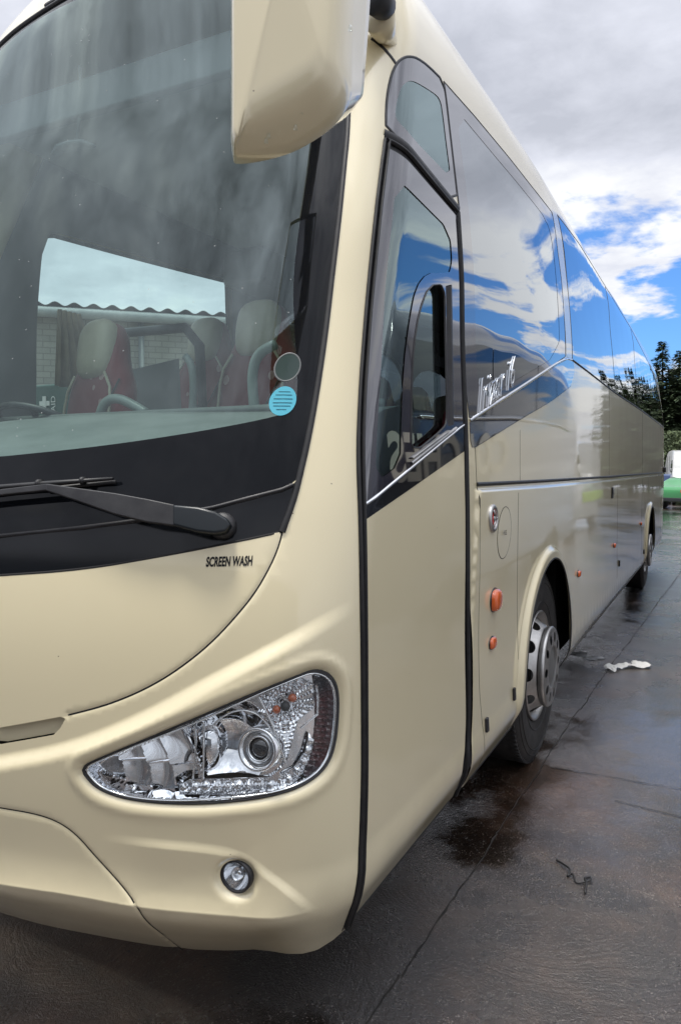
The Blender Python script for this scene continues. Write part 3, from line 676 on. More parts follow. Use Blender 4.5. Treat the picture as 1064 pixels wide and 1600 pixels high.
# ---- headlight
def headlight(parent):
    root = MB(); lens_src = [('lens', None)]
    R = build_skin(HL, [], [('lens', None)], gridpts(*(np.array(HL)[:, 0].min(), np.array(HL)[:, 0].max(), np.array(HL)[:, 1].min(), np.array(HL)[:, 1].max()), .02))
    hl = skin_mesh('headlight', R['lens'], CLEAR, parent, off=.008)
    DK = P((497, 1060), (519, 1062), (530, 1080), (530, 1115), (524, 1165), (510, 1197), (484, 1221), (479, 1214), (497, 1180), (503, 1130), (501, 1085))
    LED = P((277, 1231), (292, 1223), (360, 1222), (430, 1220), (462, 1206), (480, 1180), (488, 1150), (496, 1160), (488, 1195), (468, 1225), (440, 1238), (368, 1247), (276, 1248))
    SIG = P((406, 1089), (470, 1062), (497, 1072), (499, 1110), (470, 1130), (461, 1160), (450, 1195), (440, 1165))
    g = gridpts(np.array(HL)[:, 0].min(), np.array(HL)[:, 0].max(), np.array(HL)[:, 1].min(), np.array(HL)[:, 1].max(), .0034)
    R = build_skin(HL, [(DK, True), (LED, True), (SIG, True)], [('dark', DK), ('led', LED), ('sig', SIG), ('refl', None)], g)
    def depth(V, key):
        uv, _ = projv(S0(V[:, 0], V[:, 1])); u, w_ = uv[:, 0], uv[:, 1]; de, _, _ = pdist(V, HL, True)
        e = np.array([120, 172, 214, 250, 300]); uu = u-.30*(w_-1200)-10*np.cos((w_-1190)/38); k = np.clip(np.searchsorted(e, uu)-1, 0, 3); t = np.clip((uu-e[k])/(e[k+1]-e[k]), 0, 1)
        d = .026+.040*np.sin(t*1.45)*(1-.00012*(w_-1195)**2)+.010*sstep(w_, 1199+.10*(u-250), 1203+.10*(u-250))*np.cos(t*1.6)
        r = np.hypot(u-356, (w_-1166)/1.05); bowl = .018+.080*np.clip(1-(r/76)**2, 0, 1); d = np.where(uu > 304, np.maximum(bowl, .030), d)
        r = np.hypot(u-318, (w_-1178)/1.5); d = np.where((uu > 312) & (r < 26), .060-.040*np.sqrt(np.clip(1-(r/26)**2, 0, 1)), d)
        d = np.where((uu > 293) & (uu < 304), .018+.006*np.sin((uu-293)*.57), d)
        r2 = np.hypot(u-400, w_-1172); d = np.where((r2 > 52) & (r2 < 58) & (u > 385), .020, d)
        if key == 'sig': r3 = np.hypot(u-447, w_-1106); d = .026+.030*np.exp(-(r3/17)**2)+.0022*np.sin(r3*1.1)+.0016*np.cos(np.arctan2(w_-1106, u-447)*26)*sstep(r3, 8, 22)
        if key == 'led':
            c_ = np.array([(283+17.5*q, 1236-.2*q) for q in range(10)]+[(455, 1226), (470, 1212), (480, 1196), (486, 1178), (490, 1162)]); rr = np.min(np.hypot(u[:, None]-c_[None, :, 0], w_[:, None]-c_[None, :, 1]), 1)
            d = .022-.011*np.sqrt(np.clip(1-(rr/8.5)**2, 0, 1))+.0012*np.sin(u*1.3)*np.sin(w_*1.5)
        if key == 'dark': d = .026+.004*np.sin(w_/9.5*2*math.pi)
        return d*sstep(de, .001, .014)
    mats = {'dark': RIBD, 'led': CRYST, 'sig': CRYST, 'refl': REFL}; names = {'dark': 'side_reflector', 'led': 'daytime_strip', 'sig': 'indicator_reflector', 'refl': 'reflector'}
    for k, (V, F) in R.items():
        co = S(V[:, 0], V[:, 1], -depth(V, k)); me = bpy.data.meshes.new(names[k]); me.from_pydata([tuple(map(float, p)) for p in co], [], [tuple(map(int, f)) for f in F])
        me.polygons.foreach_set('use_smooth', [True]*len(F)); me.update()
        try: me.set_sharp_from_angle(angle=math.radians(32))
        except Exception: pass
        link(names[k], me, hl, mats[k])
    T, _ = on_skin(402, 1174, -.012); ax = -(Vector(tuple(ray(402, 1174))).normalized()*.45+Vector((0, 1, 0))*.8+Vector((.1, 0, 0))); Tp = frame(T.translation, ax)
    k = .00172
    MB().lathe([(33*k, -.06), (33*k, .0), (31*k, .005), (28*k, .004), (25*k, -.010), (22*k, -.022), (21*k, -.020), (19.5*k, -.006), (17*k, -.005), (16*k, -.012), (16*k, -.03)], Tp, 64).build('projector_ring', CHROME, hl)
    pr = [(15.9*k*math.cos(t), -.022+.016*math.sin(t)) for t in np.linspace(0, math.pi/2, 10)]
    MB().lathe(pr, Tp, 40).build('projector_lens', mat('projector_glass', (.02, .022, .025), .02, coat=1, spec=1), hl)
    for (u, v, r, m, d, nm) in ((433, 1112, 6.5, AMBL, -.020, 'indicator_bulb'), (459, 1094, 7.0, AMBL, -.020, 'indicator_bulb'), (447, 1106, 7.5, DGREY, -.014, 'bulb_cap')):
        T, _ = on_skin(u, v, d); pr = [(r*k*math.cos(t), r*k*math.sin(t)) for t in np.linspace(-.6, math.pi/2, 10)]; MB().lathe(pr, T, 24).build(nm, m, hl)
    for pl, wd, of in ((P((405, 1089), (420, 1118), (436, 1160), (448, 1197)), .006, -.004), (P((318, 1128), (318, 1170), (316, 1218)), .006, -.008), (P((304, 1133), (306, 1170), (300, 1219)), .005, -.008), (P((470, 1140), (488, 1126), (499, 1118)), .004, -.004), (P((497, 1072), (500, 1090), (499, 1118)), .004, -.004)):
        ribbon('divider_rib', smooth_line(pl, .008), wd, CHROME, hl, h=.005, off=of)
    ribbon('divider_rib', smooth_line(P((330, 1136), (352, 1116), (380, 1108), (404, 1116), (424, 1140), (436, 1170), (438, 1196)), .008), .005, CHROME, hl, h=.005, off=-.006)
    ribbon('lamp_gasket', HL, .0085, RUBBER, hl, h=.005, closed=True)
    lin = np.array(HL); c = lin.mean(0); inner = [tuple(c+(q-c)*(1-.010/np.hypot(*(q-c)))) for q in lin]
    ribbon('inner_rim', inner, .006, CHROME, hl, h=.004, closed=True, off=.0)
    return hl
REFL = mat('lamp_reflector', (.88, .89, .91), .05, 1.0)
CRYST = mat('crystal_reflector', (.80, .81, .83), .12, 1.0)
AMBL = mat('amber_bulb', (.42, .09, .025), .15, coat=1)
RIBD = mat('dark_reflex', (.05, .045, .05), .15, coat=1)
_t2 = RIBD.node_tree; _c = _t2.nodes.new('ShaderNodeTexCoord').outputs['Object']; _r = _t2.nodes.new('ShaderNodeValToRGB'); _r.color_ramp.elements[0].position = .45; _r.color_ramp.elements[1].position = .6
_r.color_ramp.elements[0].color = (.045, .043, .05, 1); _r.color_ramp.elements[1].color = (.085, .03, .032, 1); _t2.links.new(noise(_c, 9, 3, .6, _t2, off=(1, 5, 2)), _r.inputs[0]); _t2.links.new(_r.outputs[0], _t2.nodes['Principled BSDF'].inputs['Base Color'])
headlight(coach)
# ---- fog lamp
T, _ = on_skin(369, 1371, 0); Tf = frame(T.translation, (.12, -1, .03))
fg = MB(); fg.lathe([(.052, -.05), (.0445, -.034), (.0445, .004), (.041, .008), (.037, .006), (.036, .0), (.034, -.03)], Tf, 48); fo = fg.build('fog_lamp', PLASTIC, coach)
MB().lathe([(.0365, .002), (.033, -.010), (.024, -.024), (.012, -.032), (.0, -.034)], Tf, 40).build('lamp_bowl', CRYST, fo)
b = MB(); n = 40; vs = [(0, 0, .011)]; fs = []
for i in range(1, 9):
    r = i/8
    for k in range(n):
        t = 2*math.pi*k/n; vs.append((.0365*r*math.cos(t), .0365*r*math.sin(t), .003+.008*(1-r*r)+.0007*math.sin(8*t)*math.sin(r*14)))
for k in range(n): fs.append((0, 1+k, 1+(k+1) % n))
for i in range(7): fs += [(1+i*n+k, 1+(i+1)*n+k, 1+(i+1)*n+(k+1) % n, 1+i*n+(k+1) % n) for k in range(n)]
b.add(vs, fs, True, Tf); b.build('lamp_glass', CLEAR, fo)
MB().tube([Tf @ Vector((0, 0, -.032)), Tf @ Vector((0, 0, -.012))], .009, 12).build('bulb_shield', CHROME, fo)

# ---- wiper
def skpt(u, v, off): a, b_ = px(u, v); return Vector(tuple(map(float, S0(np.array(a), np.array(b_))+N0(np.array(a), np.array(b_))*off)))
def slab(top_, bot, o0, o1, name, m, parent, bev):
    n_ = len(top_); V = []
    for (a_, b2) in zip(top_, bot):
        for f in (0, 1):
            q = a_ if f == 0 else b2; V += [skpt(q[0], q[1], q[2]+o0), skpt(q[0], q[1], q[2]+o1)]
    F = []
    for i_ in range(n_-1):
        a_, b2 = i_*4, (i_+1)*4; F += [(a_+1, b2+1, b2+3, a_+3), (a_, a_+2, b2+2, b2), (a_, b2, b2+1, a_+1), (a_+2, a_+3, b2+3, b2+2)]
    F += [(0, 1, 3, 2), (4*n_-4, 4*n_-2, 4*n_-1, 4*n_-3)]
    return MB().add(V, F, False).build(name, m, parent, bevel=bev, seg=3)
wp = slab([(95, 765, .055), (143, 772, .057), (200, 780, .058), (245, 788, .056), (285, 796, .050)], [(95, 776, .055), (143, 792, .057), (200, 812, .058), (245, 823, .056), (285, 828, .050)], -.016, .006, 'wiper', PLASTIC, coach, .004)
slab([(-120, 788, .048), (-40, 780, .050), (30, 772, .053), (96, 765, .056)], [(-120, 796, .048), (-40, 789, .050), (30, 781, .053), (96, 775, .056)], -.010, .003, 'wiper_link', PLASTIC, wp, .003)
slab([(283, 796, .048), (320, 800, .052), (345, 806, .048), (360, 815, .040), (365, 823, .034)], [(283, 828, .048), (320, 838, .052), (345, 840, .048), (358, 836, .040), (365, 826, .034)], -.030, .012, 'pivot_cap', mat('wiper_cap', (.010, .014, .017), .32), wp, .010)
b = MB(); b.lathe([(.036, -.005), (.036, .010), (.030, .022), (.020, .026)], frame(skpt(348, 822, -.004), N0(*px(348, 822))), 32); b.build('wiper_spindle', PLASTIC, wp)
b = MB(); b.tube([skpt(-140, 780, .02), skpt(0, 766, .022), skpt(90, 759, .022), skpt(183, 751, .020)], [.013, .013, .012, .006], 10, flat=.7)
b.tube([skpt(-140, 784, .006), skpt(0, 772, .006), skpt(183, 754, .006)], .006, 6); b.tube([skpt(70, 760, .024), skpt(74, 760, .024)], .017, 10, flat=.8); b.tube([skpt(136, 755, .023), skpt(140, 755, .023)], .014, 10, flat=.8)
b.build('wiper_blade', RUBBER, wp)
# ---- mirror
mb = MB()
def mp(u, v, z): return tuple(ond(u, v, z))
rows = []
# rings: front face edge, shoulder edge, back edge; each listed top-left, bottom-left, bottom-right, top-right
fr = [(372, -260), (371, 120), (372, 210), (396, 176), (468, 134), (500, 104), (509, 40), (515, -260)]
sh = [(362, -260), (361, 150), (363, 238), (380, 256), (470, 232), (540, 170), (549, 60), (556, -260)]
bk = [(372, -260), (372, 150), (374, 236), (388, 254), (480, 226), (556, 165), (572, 90), (593, -260)]
Z1 = [1.50]*8; Z2 = [1.56, 1.56, 1.57, 1.58, 1.60, 1.60, 1.58, 1.56]; Z3 = [1.68, 1.70, 1.72, 1.73, 1.75, 1.74, 1.72, 1.70]
def densify(l, z):
    a = np.array([(*p, q) for p, q in zip(l, z)], float); out_ = []
    P3 = [np.array(mp(*q)) for q in a]
    # Catmull-Rom between ring points
    n_ = len(P3)
    for i in range(n_-1):
        p0, p1, p2, p3 = P3[max(i-1, 0)], P3[i], P3[i+1], P3[min(i+2, n_-1)]
        for t in np.arange(0, 1, .125): out_.append(.5*((2*p1)+(-p0+p2)*t+(2*p0-5*p1+4*p2-p3)*t*t+(-p0+3*p1-3*p2+p3)*t**3))
    out_.append(P3[-1]); return np.array(out_)
r1, r2, r3 = densify(fr, Z1), densify(sh, Z2), densify(bk, Z3); nn = len(r1)
cen = np.array([mp(440, -260, 1.49)]); rings = []
for t in (0.0, .5, .85): rings.append(r1*(t)+(np.array(mp(445, -100, 1.485))*(1-t) if t else np.array(mp(445, -100, 1.485))))
rings = [np.array([q]*nn) if q.ndim == 1 else q for q in rings]
rings += [r1]; 
for t in (.2, .4, .6, .8): rings.append(r1*(1-t)+r2*t+np.outer(np.ones(nn), -Fw)*.020*math.sin(math.pi*t))
rings += [r2]
for t in (.12, .3, .55, .8): rings.append(r2*(1-t)+r3*t+np.outer(np.ones(nn), Rt)*.0)
rings += [r3, r3*.92+r3.mean(0)*.08]
vs = np.vstack(rings); fs = [(i*nn+k, i*nn+k+1, (i+1)*nn+k+1, (i+1)*nn+k) for i in range(len(rings)-1) for k in range(nn-1)]
mb.add([tuple(map(float, q)) for q in vs], fs, True); mir = mb.build('wing_mirror', CREAM, coach)
mg = [tuple(map(float, q)) for q in (r3*.93+r3.mean(0)*.07)]
MB().add(mg, [tuple(range(len(mg)))], False).build('mirror_glass', MIRR, mir)
tp = [tuple(map(float, q)) for q in (mp(362, -258, 1.56), mp(515, -258, 1.5), mp(556, -258, 1.56), mp(593, -258, 1.7), mp(372, -258, 1.68))]
MB().add(tp, [(0, 1, 2, 3, 4)]).build('mirror_cap', CREAM, mir)
a0 = Vector(mp(480, -240, 1.62)); a3 = Vector((-.30, 1.0, 3.42))
b = MB(); b.tube([a0, a0+Vector((0, .03, .20)), Vector((-.05, .35, 3.50)), Vector((-.16, .75, 3.50)), a3], [.06, .07, .075, .085, .10], 20, flat=.8); b.build('mirror_arm', CREAM, mir)
b = MB(); b.tube([ond(585, -10, 2.25), ond(594, 2, 2.28), ond(601, 8, 2.33), ond(606, 14, 2.38)], [.05, .042, .036, .02], 16, flat=1.2); b.build('arm_boot', DGREY, mir)
b = MB(); b.tube([ond(590, 18, 2.34), ond(600, 45, 2.42), ond(615, 68, 2.50)], [.055, .04, .012], 16, flat=1.2); b.build('arm_root', CREAM, mir)
# water drops on the mirror
for (u, v) in ((420, 208), (430, 184), (462, 195), (471, 171), (416, 216), (547, 40), (518, 28)):
    p = Vector(ond(u, v, 1.535 if u < 500 else 1.53)); MB().tube([p, p+Vector((0, 0, -.010))], [.0035, .0045], 8).build('water_drop', CLEAR, mir)

# ---- wheels
def perforated(prof_s, prof_r, prof_h, holes, T, nseg=120, ds=.006, two=False):
    """a lathed sheet with real holes; holes: list of (theta, s, half_theta_len, half_s)"""
    s0, s1 = prof_s[0], prof_s[-1]; Rm = float(np.mean(prof_r)); Lc = 2*math.pi*Rm; off = -Lc/len(holes)/2 if len(holes) else 0
    bd = resample([(0, s0), (Lc, s0), (Lc, s1), (0, s1)], ds*1.5, True); ls = []; polys = []
    for th, sc, hx, hy in holes:
        pl = [(th*Rm+hx*math.cos(t), sc+hy*math.sin(t)) for t in np.linspace(0, 2*math.pi, 28, endpoint=False)]; ls.append((pl, True)); polys.append(('void%d' % len(polys), pl))
    g = gridpts(0, Lc, s0, s1, ds*1.4); R = build_skin(bd, ls, polys+[('m', None)], g)
    V, F = R['m']; th = V[:, 0]/Rm; r = np.interp(V[:, 1], prof_s, prof_r); h = np.interp(V[:, 1], prof_s, prof_h)
    m = MB(); m.add([(a*math.cos(t), a*math.sin(t), c) for a, t, c in zip(r, th, h)], [tuple(map(int, f)) for f in F], True, T); return m
def wheel(y, name='wheel'):
    T = frame((-.048, y, .515), (1, 0, 0)) @ Matrix.Diagonal((1.04, 1.04, 1, 1)); r = MB()
    prof = [(.292, -.27), (.40, -.285), (.50, -.27), (.525, -.25), (.530, -.15), (.528, -.035), (.518, -.014), (.50, .0), (.47, .010), (.43, .014), (.38, .012), (.34, .005), (.315, -.004), (.298, -.012), (.294, -.03)]
    r.lathe(prof, T, 96)
    for k in range(96):      # shoulder blocks
        t = 2*math.pi*k/96; c, s_ = math.cos(t), math.sin(t); Tk = T @ Matrix.Rotation(t, 4, 'Z'); r.box(.512, .531, -.009, .009, -.06, -.012, Tk)
    for rr_, hh_ in ((.485, .007), (.455, .0135), (.352, .0085)): r.lathe([(rr_-.003, hh_-.003), (rr_-.0015, hh_+.0025), (rr_+.0015, hh_+.0025), (rr_+.003, hh_-.003)], T, 96)
    ty = r.build(name, TYRE, coach)
    rim = MB(); rim.lathe([(.300, -.010), (.303, .001), (.299, .006), (.292, .003), (.286, -.012), (.278, -.030), (.262, -.036)], T, 96)
    rim.lathe([(.262, -.036), (.25, -.16), (.24, -.24)], T, 64); rim.build('rim', SATIN, ty)
    hs = [(2*math.pi*(k+.5)/10, .045, .034, .024) for k in range(10)]
    perforated([0, .02, .075, .095, .12], [.270, .262, .222, .212, .200], [-.034, -.028, .030, .042, .046], hs, T).build('wheel_disc', SATIN, ty)
    MB().lathe([(.27, -.09), (.2, -.08), (.0, -.08)], T, 48).build('brake_drum', DGREY, ty)
    hs = [(2*math.pi*(k+.5)/10, .060, .024, .022) for k in range(10)]
    hub = perforated([0, .012, .022, .095, .102], [.218, .220, .212, .118, .112], [.046, .070, .078, .084, .080], hs, T, ds=.004).build('hub_trim', SATIN, ty)
    MB().lathe([(.216, .036), (.20, .038), (.112, .050), (.0, .050)], T, 64).build('hub_face', mat('hub_dark', (.05, .05, .05), .5), ty)
    MB().lathe([(.112, .080), (.104, .072), (.084, .076), (.03, .080), (.0, .080)], T, 48).build('hub_cap', mat('hub_grey', (.22, .22, .215), .45, .6), ty)
    for k in range(10):
        t = 2*math.pi*(k+.5)/10; Tk = T @ Matrix.Translation((.158*math.cos(t), .158*math.sin(t), 0)); MB().lathe([(.013, .055), (.013, .068), (.0, .072)], Tk, 6, False).build('wheel_nut', SATIN, ty)
    return ty
TYRE = vary(mat('tyre_rubber', (.02, .02, .021), .6), (.014, .014, .015), (.034, .032, .030), 7, rough=(.45, .75), bump=.2, bscale=90)
wheel(2.88); wheel(9.95)
# far side wheels and the dark underside
for y in (2.88, 9.95): MB().lathe([(.3, -.27), (.5, -.27), (.53, -.2), (.53, .0), (.5, .02), (.3, .01), (.0, .0)], frame((-2.28, y, .53), (1, 0, 0)), 48).build('wheel', TYRE, coach)
b = MB()
for y0, y1 in ((.55, 2.08), (3.50, 9.15), (10.65, 12.75)): b.box(-2.48, -.075, y0, y1, .42, 1.30)
b.box(-2.48, -.42, 1.9, 10.8, .42, 1.3); b.box(-2.3, -.25, .30, .6, .48, .75); b.box(-2.48, -.06, 2.0, 3.6, 1.20, 1.3); b.box(-2.48, -.06, 9.1, 10.7, 1.20, 1.3)
b.build('underbody', mat('underbody', (.012, .012, .012), .8), coach)
b = MB(); b.box(-.42, -.10, .50, 2.0, .31, .41); b.build('door_sill', PLASTIC, coach, bevel=.01)

# ---- far side skin with its windows, rear end
wa = a_of_y(1.14, 2.2); wb = a_of_y(3.22, 2.2); xs = [a_of_y(y, 2.2) for y in (3.4, 5.0, 5.1, 6.9, 7.0, 8.8, 8.9, 10.7, 10.8, 12.6)]
FW_ = [[(-a_of_y(y_, z_), z_) for y_, z_ in ((1.46, 1.75), (3.30, 1.85), (3.31, 2.74), (3.24, 3.07), (1.60, 2.945), (1.52, 2.92), (1.48, 2.80))]]+[[(-xs[i], 2.0), (-xs[i+1], 2.0), (-xs[i+1], 2.95), (-xs[i], 2.95)] for i in range(0, 10, 2)]
FW_ = [resample(FW_[0], .04, True)]+[smooth_line(l, .04, True, 2) for l in FW_[1:]]
bd2 = resample([(AB, HEM), (AB, CEN_V), (-A1, CEN_V), (-A1, HEM)], .08, True)
arf2 = [(-a, v) for a, v in ARF]; arr2 = [(-a, v) for a, v in ARR]
R2 = build_skin(bd2, [(l, True) for l in FW_]+[(arf2, True), (arr2, True)], [('void', arf2), ('void', arr2)]+[('w%d' % i, l) for i, l in enumerate(FW_)]+[('body', None)], gridpts(-A1, AB, HEM, CEN_V, .12, .10))
skin_mesh('side_body', R2['body'], CREAM, coach); FARG = glass_mat('far_glass', (.80, .92, .90), 1.5)
for i in range(len(FW_)):
    o = skin_mesh('side_window', R2['w%d' % i], FARG if i == 0 else GLASSS, coach); ribbon('window_gasket', FW_[i], .05, RUBBER, o, h=.004, closed=True)
skin_mesh('side_lining', (R2['body'][0][:], R2['body'][1][:]), MGREY, coach, off=-.05)
# rear end closed by a rounded tail panel
av = [(A1, v) for v in np.arange(HEM, CEN_V, .1)]; e1 = SP(av); e2 = SP([(-a, v) for a, v in av]); nr_ = 14; vs = []; 
for k in range(nr_+1):
    f = k/nr_; q = e1*(1-f)+e2*f; q[:, 1] += .14*math.sin(math.pi*f)**.7; vs.append(q)
m_ = len(av); MB().add([tuple(map(float, p)) for q in vs for p in q], [(k*m_+i, (k+1)*m_+i, (k+1)*m_+i+1, k*m_+i+1) for k in range(nr_) for i in range(m_-1)], True).build('tail_panel', CREAM, coach)
T, _ = on_skin(1036.0, 734); MB().box(-.05, .05, -.05, .05, -.01, .05, T).build('tail_corner_lamp', PLASTIC, coach, bevel=.02)

# ---- cabin
b = MB(); xs_ = np.linspace(-2.42, -.13, 24); vs = []
ws_a = [(x, ) for x in xs_]
def glass_y(x, z):
    s_ = abs(x+HW)/HW; return float(vY0(z)+BB*(1-(1-min(s_, .999)**NS)**(1/MS)))
rowsd = []
for f, z in ((0, 1.45), (0, 1.66), (.10, 1.71), (.35, 1.77), (.7, 1.84), (.93, 1.865), (1, 1.84), (1, 1.20)):
    rowsd.append([(x, (glass_y(x, 1.70)+.07)*(1-f)+1.02*f, z+.012*math.sin((x+2)*3)*(f > .2)) for x in xs_])
b.add([p for r_ in rowsd for p in r_], [(i*24+k, i*24+k+1, (i+1)*24+k+1, (i+1)*24+k) for i in range(7) for k in range(23)], True)
dash = b.build('dashboard', DASH, coach)
MB().tube([Vector((x, .99, 1.868)) for x in np.linspace(-2.3, -.2, 12)], .018, 10).build('dash_roll', DASH, dash)
MB().box(-2.28, -.27, 1.0, 12.6, 3.24, 3.27).build('ceiling', CEIL, coach)
b = MB(); b.box(-2.44, -.10, 1.0, 12.6, 1.18, 1.22); b.build('cabin_floor', DGREY, coach)
b = MB(); b.box(-2.42, -2.05, 3.1, 12.5, 2.98, 3.24); b.build('luggage_rack', MGREY, coach, bevel=.04)
b = MB(); b.box(-.50, -.16, 3.1, 12.5, 2.98, 3.24); b.build('luggage_rack', MGREY, coach, bevel=.04)
MB().box(-2.40, -.12, 12.55, 12.6, 1.2, 3.28).build('rear_bulkhead', DGREY, coach)
SEATF = mat('seat_fabric', (.16, .012, .018), .9); tt = SEATF.node_tree; pb = tt.nodes['Principled BSDF']; pb.inputs['Sheen Weight'].default_value = .3
co = tt.nodes.new('ShaderNodeTexCoord').outputs['Object']; mpn = tt.nodes.new('ShaderNodeMapping'); mpn.inputs['Scale'].default_value = (1, 1, .8); tt.links.new(co, mpn.inputs[0])
vo = tt.nodes.new('ShaderNodeTexVoronoi'); vo.inputs['Scale'].default_value = 9; vo.inputs['Randomness'].default_value = .7; tt.links.new(mpn.outputs[0], vo.inputs['Vector'])
wv = tt.nodes.new('ShaderNodeTexWave'); wv.inputs['Scale'].default_value = 40; tt.links.new(mpn.outputs[0], wv.inputs[0])
fa_ = M('MULTIPLY', M('LESS_THAN', vo.outputs['Distance'], .20, t=tt), M('GREATER_THAN', wv.outputs[1] if len(wv.outputs) > 1 else wv.outputs[0], .5, t=tt), t=tt)
mxx = tt.nodes.new('ShaderNodeMix'); mxx.data_type = 'RGBA'; tt.links.new(fa_, mxx.inputs[0]); mxx.inputs[6].default_value = (.17, .006, .012, 1); mxx.inputs[7].default_value = (.55, .42, .38, 1); tt.links.new(mxx.outputs[2], pb.inputs['Base Color'])
HEADR = vary(mat('headrest_leather', (.42, .38, .27), .5), (.38, .34, .24), (.46, .42, .30), 6, bump=.1, bscale=60)
def pillow(outline, y0, th, T, m, name, parent, round_=.04):
    """a padded slab: outline in local x/z, front at y0, thickness th"""
    ol = np.array(smooth_line(outline, .03, True, 2)); c = ol.mean(0); n = len(ol); vs = []; fs = []
    for f, y in ((.0, y0-.005), (.45, y0-.003), (.80, y0+.004), (.94, y0+.02), (1.0, y0+round_), (1.0, y0+th-round_), (.94, y0+th-.01), (.6, y0+th), (0, y0+th)):
        vs += [(c[0]+(p[0]-c[0])*f, y, c[1]+(p[1]-c[1])*f) for p in ol]
    for i in range(8): fs += [(i*n+k, i*n+(k+1) % n, (i+1)*n+(k+1) % n, (i+1)*n+k) for k in range(n)]
    return MB().add(vs, fs, True, T).build(name, m, parent)
def seat(x, y, ztop, rz, parent, sc=1.0, simple=False):
    """high-backed coach seat facing -y"""
    T = Matrix.Translation((x, y, ztop)) @ Matrix.Rotation(rz, 4, 'Z') @ Matrix.Rotation(math.radians(-8), 4, 'X') @ Matrix.Diagonal((sc, sc, sc, 1))
    st = pillow([(-.245, -.95), (-.25, -.45), (-.235, -.30), (-.16, -.20), (-.125, -.06), (-.09, -.01), (.09, -.01), (.125, -.06), (.16, -.20), (.235, -.30), (.25, -.45), (.245, -.95)], 0, .12, T, SEATF, 'seat', parent)
    pillow([(-.125, -.26), (-.135, -.10), (-.10, .0), (.10, .0), (.135, -.10), (.125, -.26), (.07, -.29), (-.07, -.29)], -.035, .10, T, HEADR, 'headrest', st)
    if simple: return st
    pillow([(-.25, -1.02), (-.25, -.90), (.25, -.90), (.25, -1.02)], -.42, .44, T, SEATF, 'seat_cushion', st, .05)
    for s_ in (-1, 1):
        MB().tube([T @ Vector((s_*.20, -.012, z)) for z in (-.90, -.6, -.42)]+[T @ Vector((s_*.185, -.012, -.34)), T @ Vector((s_*.13, -.014, -.27))], .007, 8).build('piping', HEADR, st)
        MB().tube([T @ Vector((s_*.29, .03, -.70)), T @ Vector((s_*.29, -.03, -.68)), T @ Vector((s_*.29, -.32, -.66))], [.035, .04, .03], 12, flat=.7).build('armrest', DGREY, st)
    MB().tube([T @ Vector((.21, .02, -.30)), T @ Vector((.10, -.04, -.60)), T @ Vector((-.20, -.03, -.93))], .022, 8, flat=.15).build('seat_belt', DGREY, st)
    return st
p = ony(154, 505, 1.30); seat(p[0], 1.30, p[2]+.02, math.radians(-14), coach, 1.02)
p = ony(322, 496, 2.45); seat(p[0], 2.45, p[2], math.radians(-6), coach)
p = ony(405, 468, 1.75); seat(p[0], 1.75, p[2], math.radians(-6), coach)
for yy in (4.2, 5.1, 6.0):
    for xx in (-2.15, -1.7, -.85, -.40): seat(xx, yy, 2.42, 0, coach, simple=True)
# screen behind the driver, grab rails, steering wheel
pp = [ony(*q, 2.0) for q in ((197, 520), (290, 512), (312, 540), (318, 650), (200, 650))]
MB().tube([Vector(tuple(q)) for q in pp], .035, 12, flat=.8).build('driver_screen', DGREY, coach)
gp = [ony(*q, 2.02) for q in ((205, 578), (280, 560), (284, 640), (205, 650))]; MB().add([tuple(q) for q in gp], [(0, 1, 2, 3)]).build('screen_panel', MGREY, coach)
RAIL = mat('grab_rail', (.20, .235, .22), .35)
for nm, pts, y, r in (('grab_rail', ((157, 648), (162, 632), (172, 623), (186, 622), (205, 631), (230, 646)), 1.05, .021), ('grab_rail', ((301, 648), (303, 600), (301, 575), (297, 563), (290, 557)), 1.30, .018), ('grab_rail', ((399, 655), (396, 620), (394, 590), (398, 565), (408, 549), (430, 538)), 1.0, .020)):
    q = resample([tuple(v) for v in pts], 6); c3 = [Vector(tuple(ony(a, b_, y))) for a, b_ in q]
    for _ in range(2): c3 = [c3[0]]+[(c3[i-1]+c3[i]*2+c3[i+1])/4 for i in range(1, len(c3)-1)]+[c3[-1]]
    MB().tube(c3, r, 14).build(nm, RAIL, coach)
T = frame((-2.0, 1.12, 1.83), (0, .45, .9)); b = MB(); b.tube([T @ Vector((.225*math.cos(t), .225*math.sin(t), 0)) for t in np.linspace(0, 2*math.pi, 40)], .016, 10, cap=False)
sw = b.build('steering_wheel', DGREY, coach)
for t in (.5, 2.6, 4.7): MB().tube([T @ Vector((0, 0, -.03)), T @ Vector((.22*math.cos(t), .22*math.sin(t), 0))], .016, 8, flat=.6).build('spoke', DGREY, sw)
# curtain, first aid box, interior mirror, sun blind
b = MB(); vs = []; n = 30
for i in range(n):
    f = i/(n-1); y = 1.56+.16*f
    for z in (2.52, 2.4, 2.22, 2.10): vs.append((-2.40+.025*math.sin(f*30)+.03*(2.62-z), y+(f-.2)*.5*(2.52-z), z))
b.add(vs, [(i*4+k, i*4+k+1, (i+1)*4+k+1, (i+1)*4+k) for i in range(n-1) for k in range(3)], True); o = b.build('curtain', vary(mat('curtain_cloth', (.36, .29, .19), .9), (.30, .24, .16), (.42, .34, .23), 9), coach)
o.modifiers.new('t', 'SOLIDIFY').thickness = .004
pb_ = ony(80, 630, 1.95); b = MB(); b.box(pb_[0]-.17, pb_[0]+.17, 1.95, 2.07, pb_[2]-.11, pb_[2]+.12); fb = b.build('first_aid_box', mat('first_aid_green', (.01, .05, .035), .5), coach, bevel=.015)
b = MB(); cxx, czz = pb_[0]-.05, pb_[2]+.0; b.box(cxx-.045, cxx+.045, 1.944, 1.9485, czz-.015, czz+.015); b.box(cxx-.015, cxx+.015, 1.942, 1.947, czz-.045, czz+.045); b.build('white_cross', WHITE, fb)
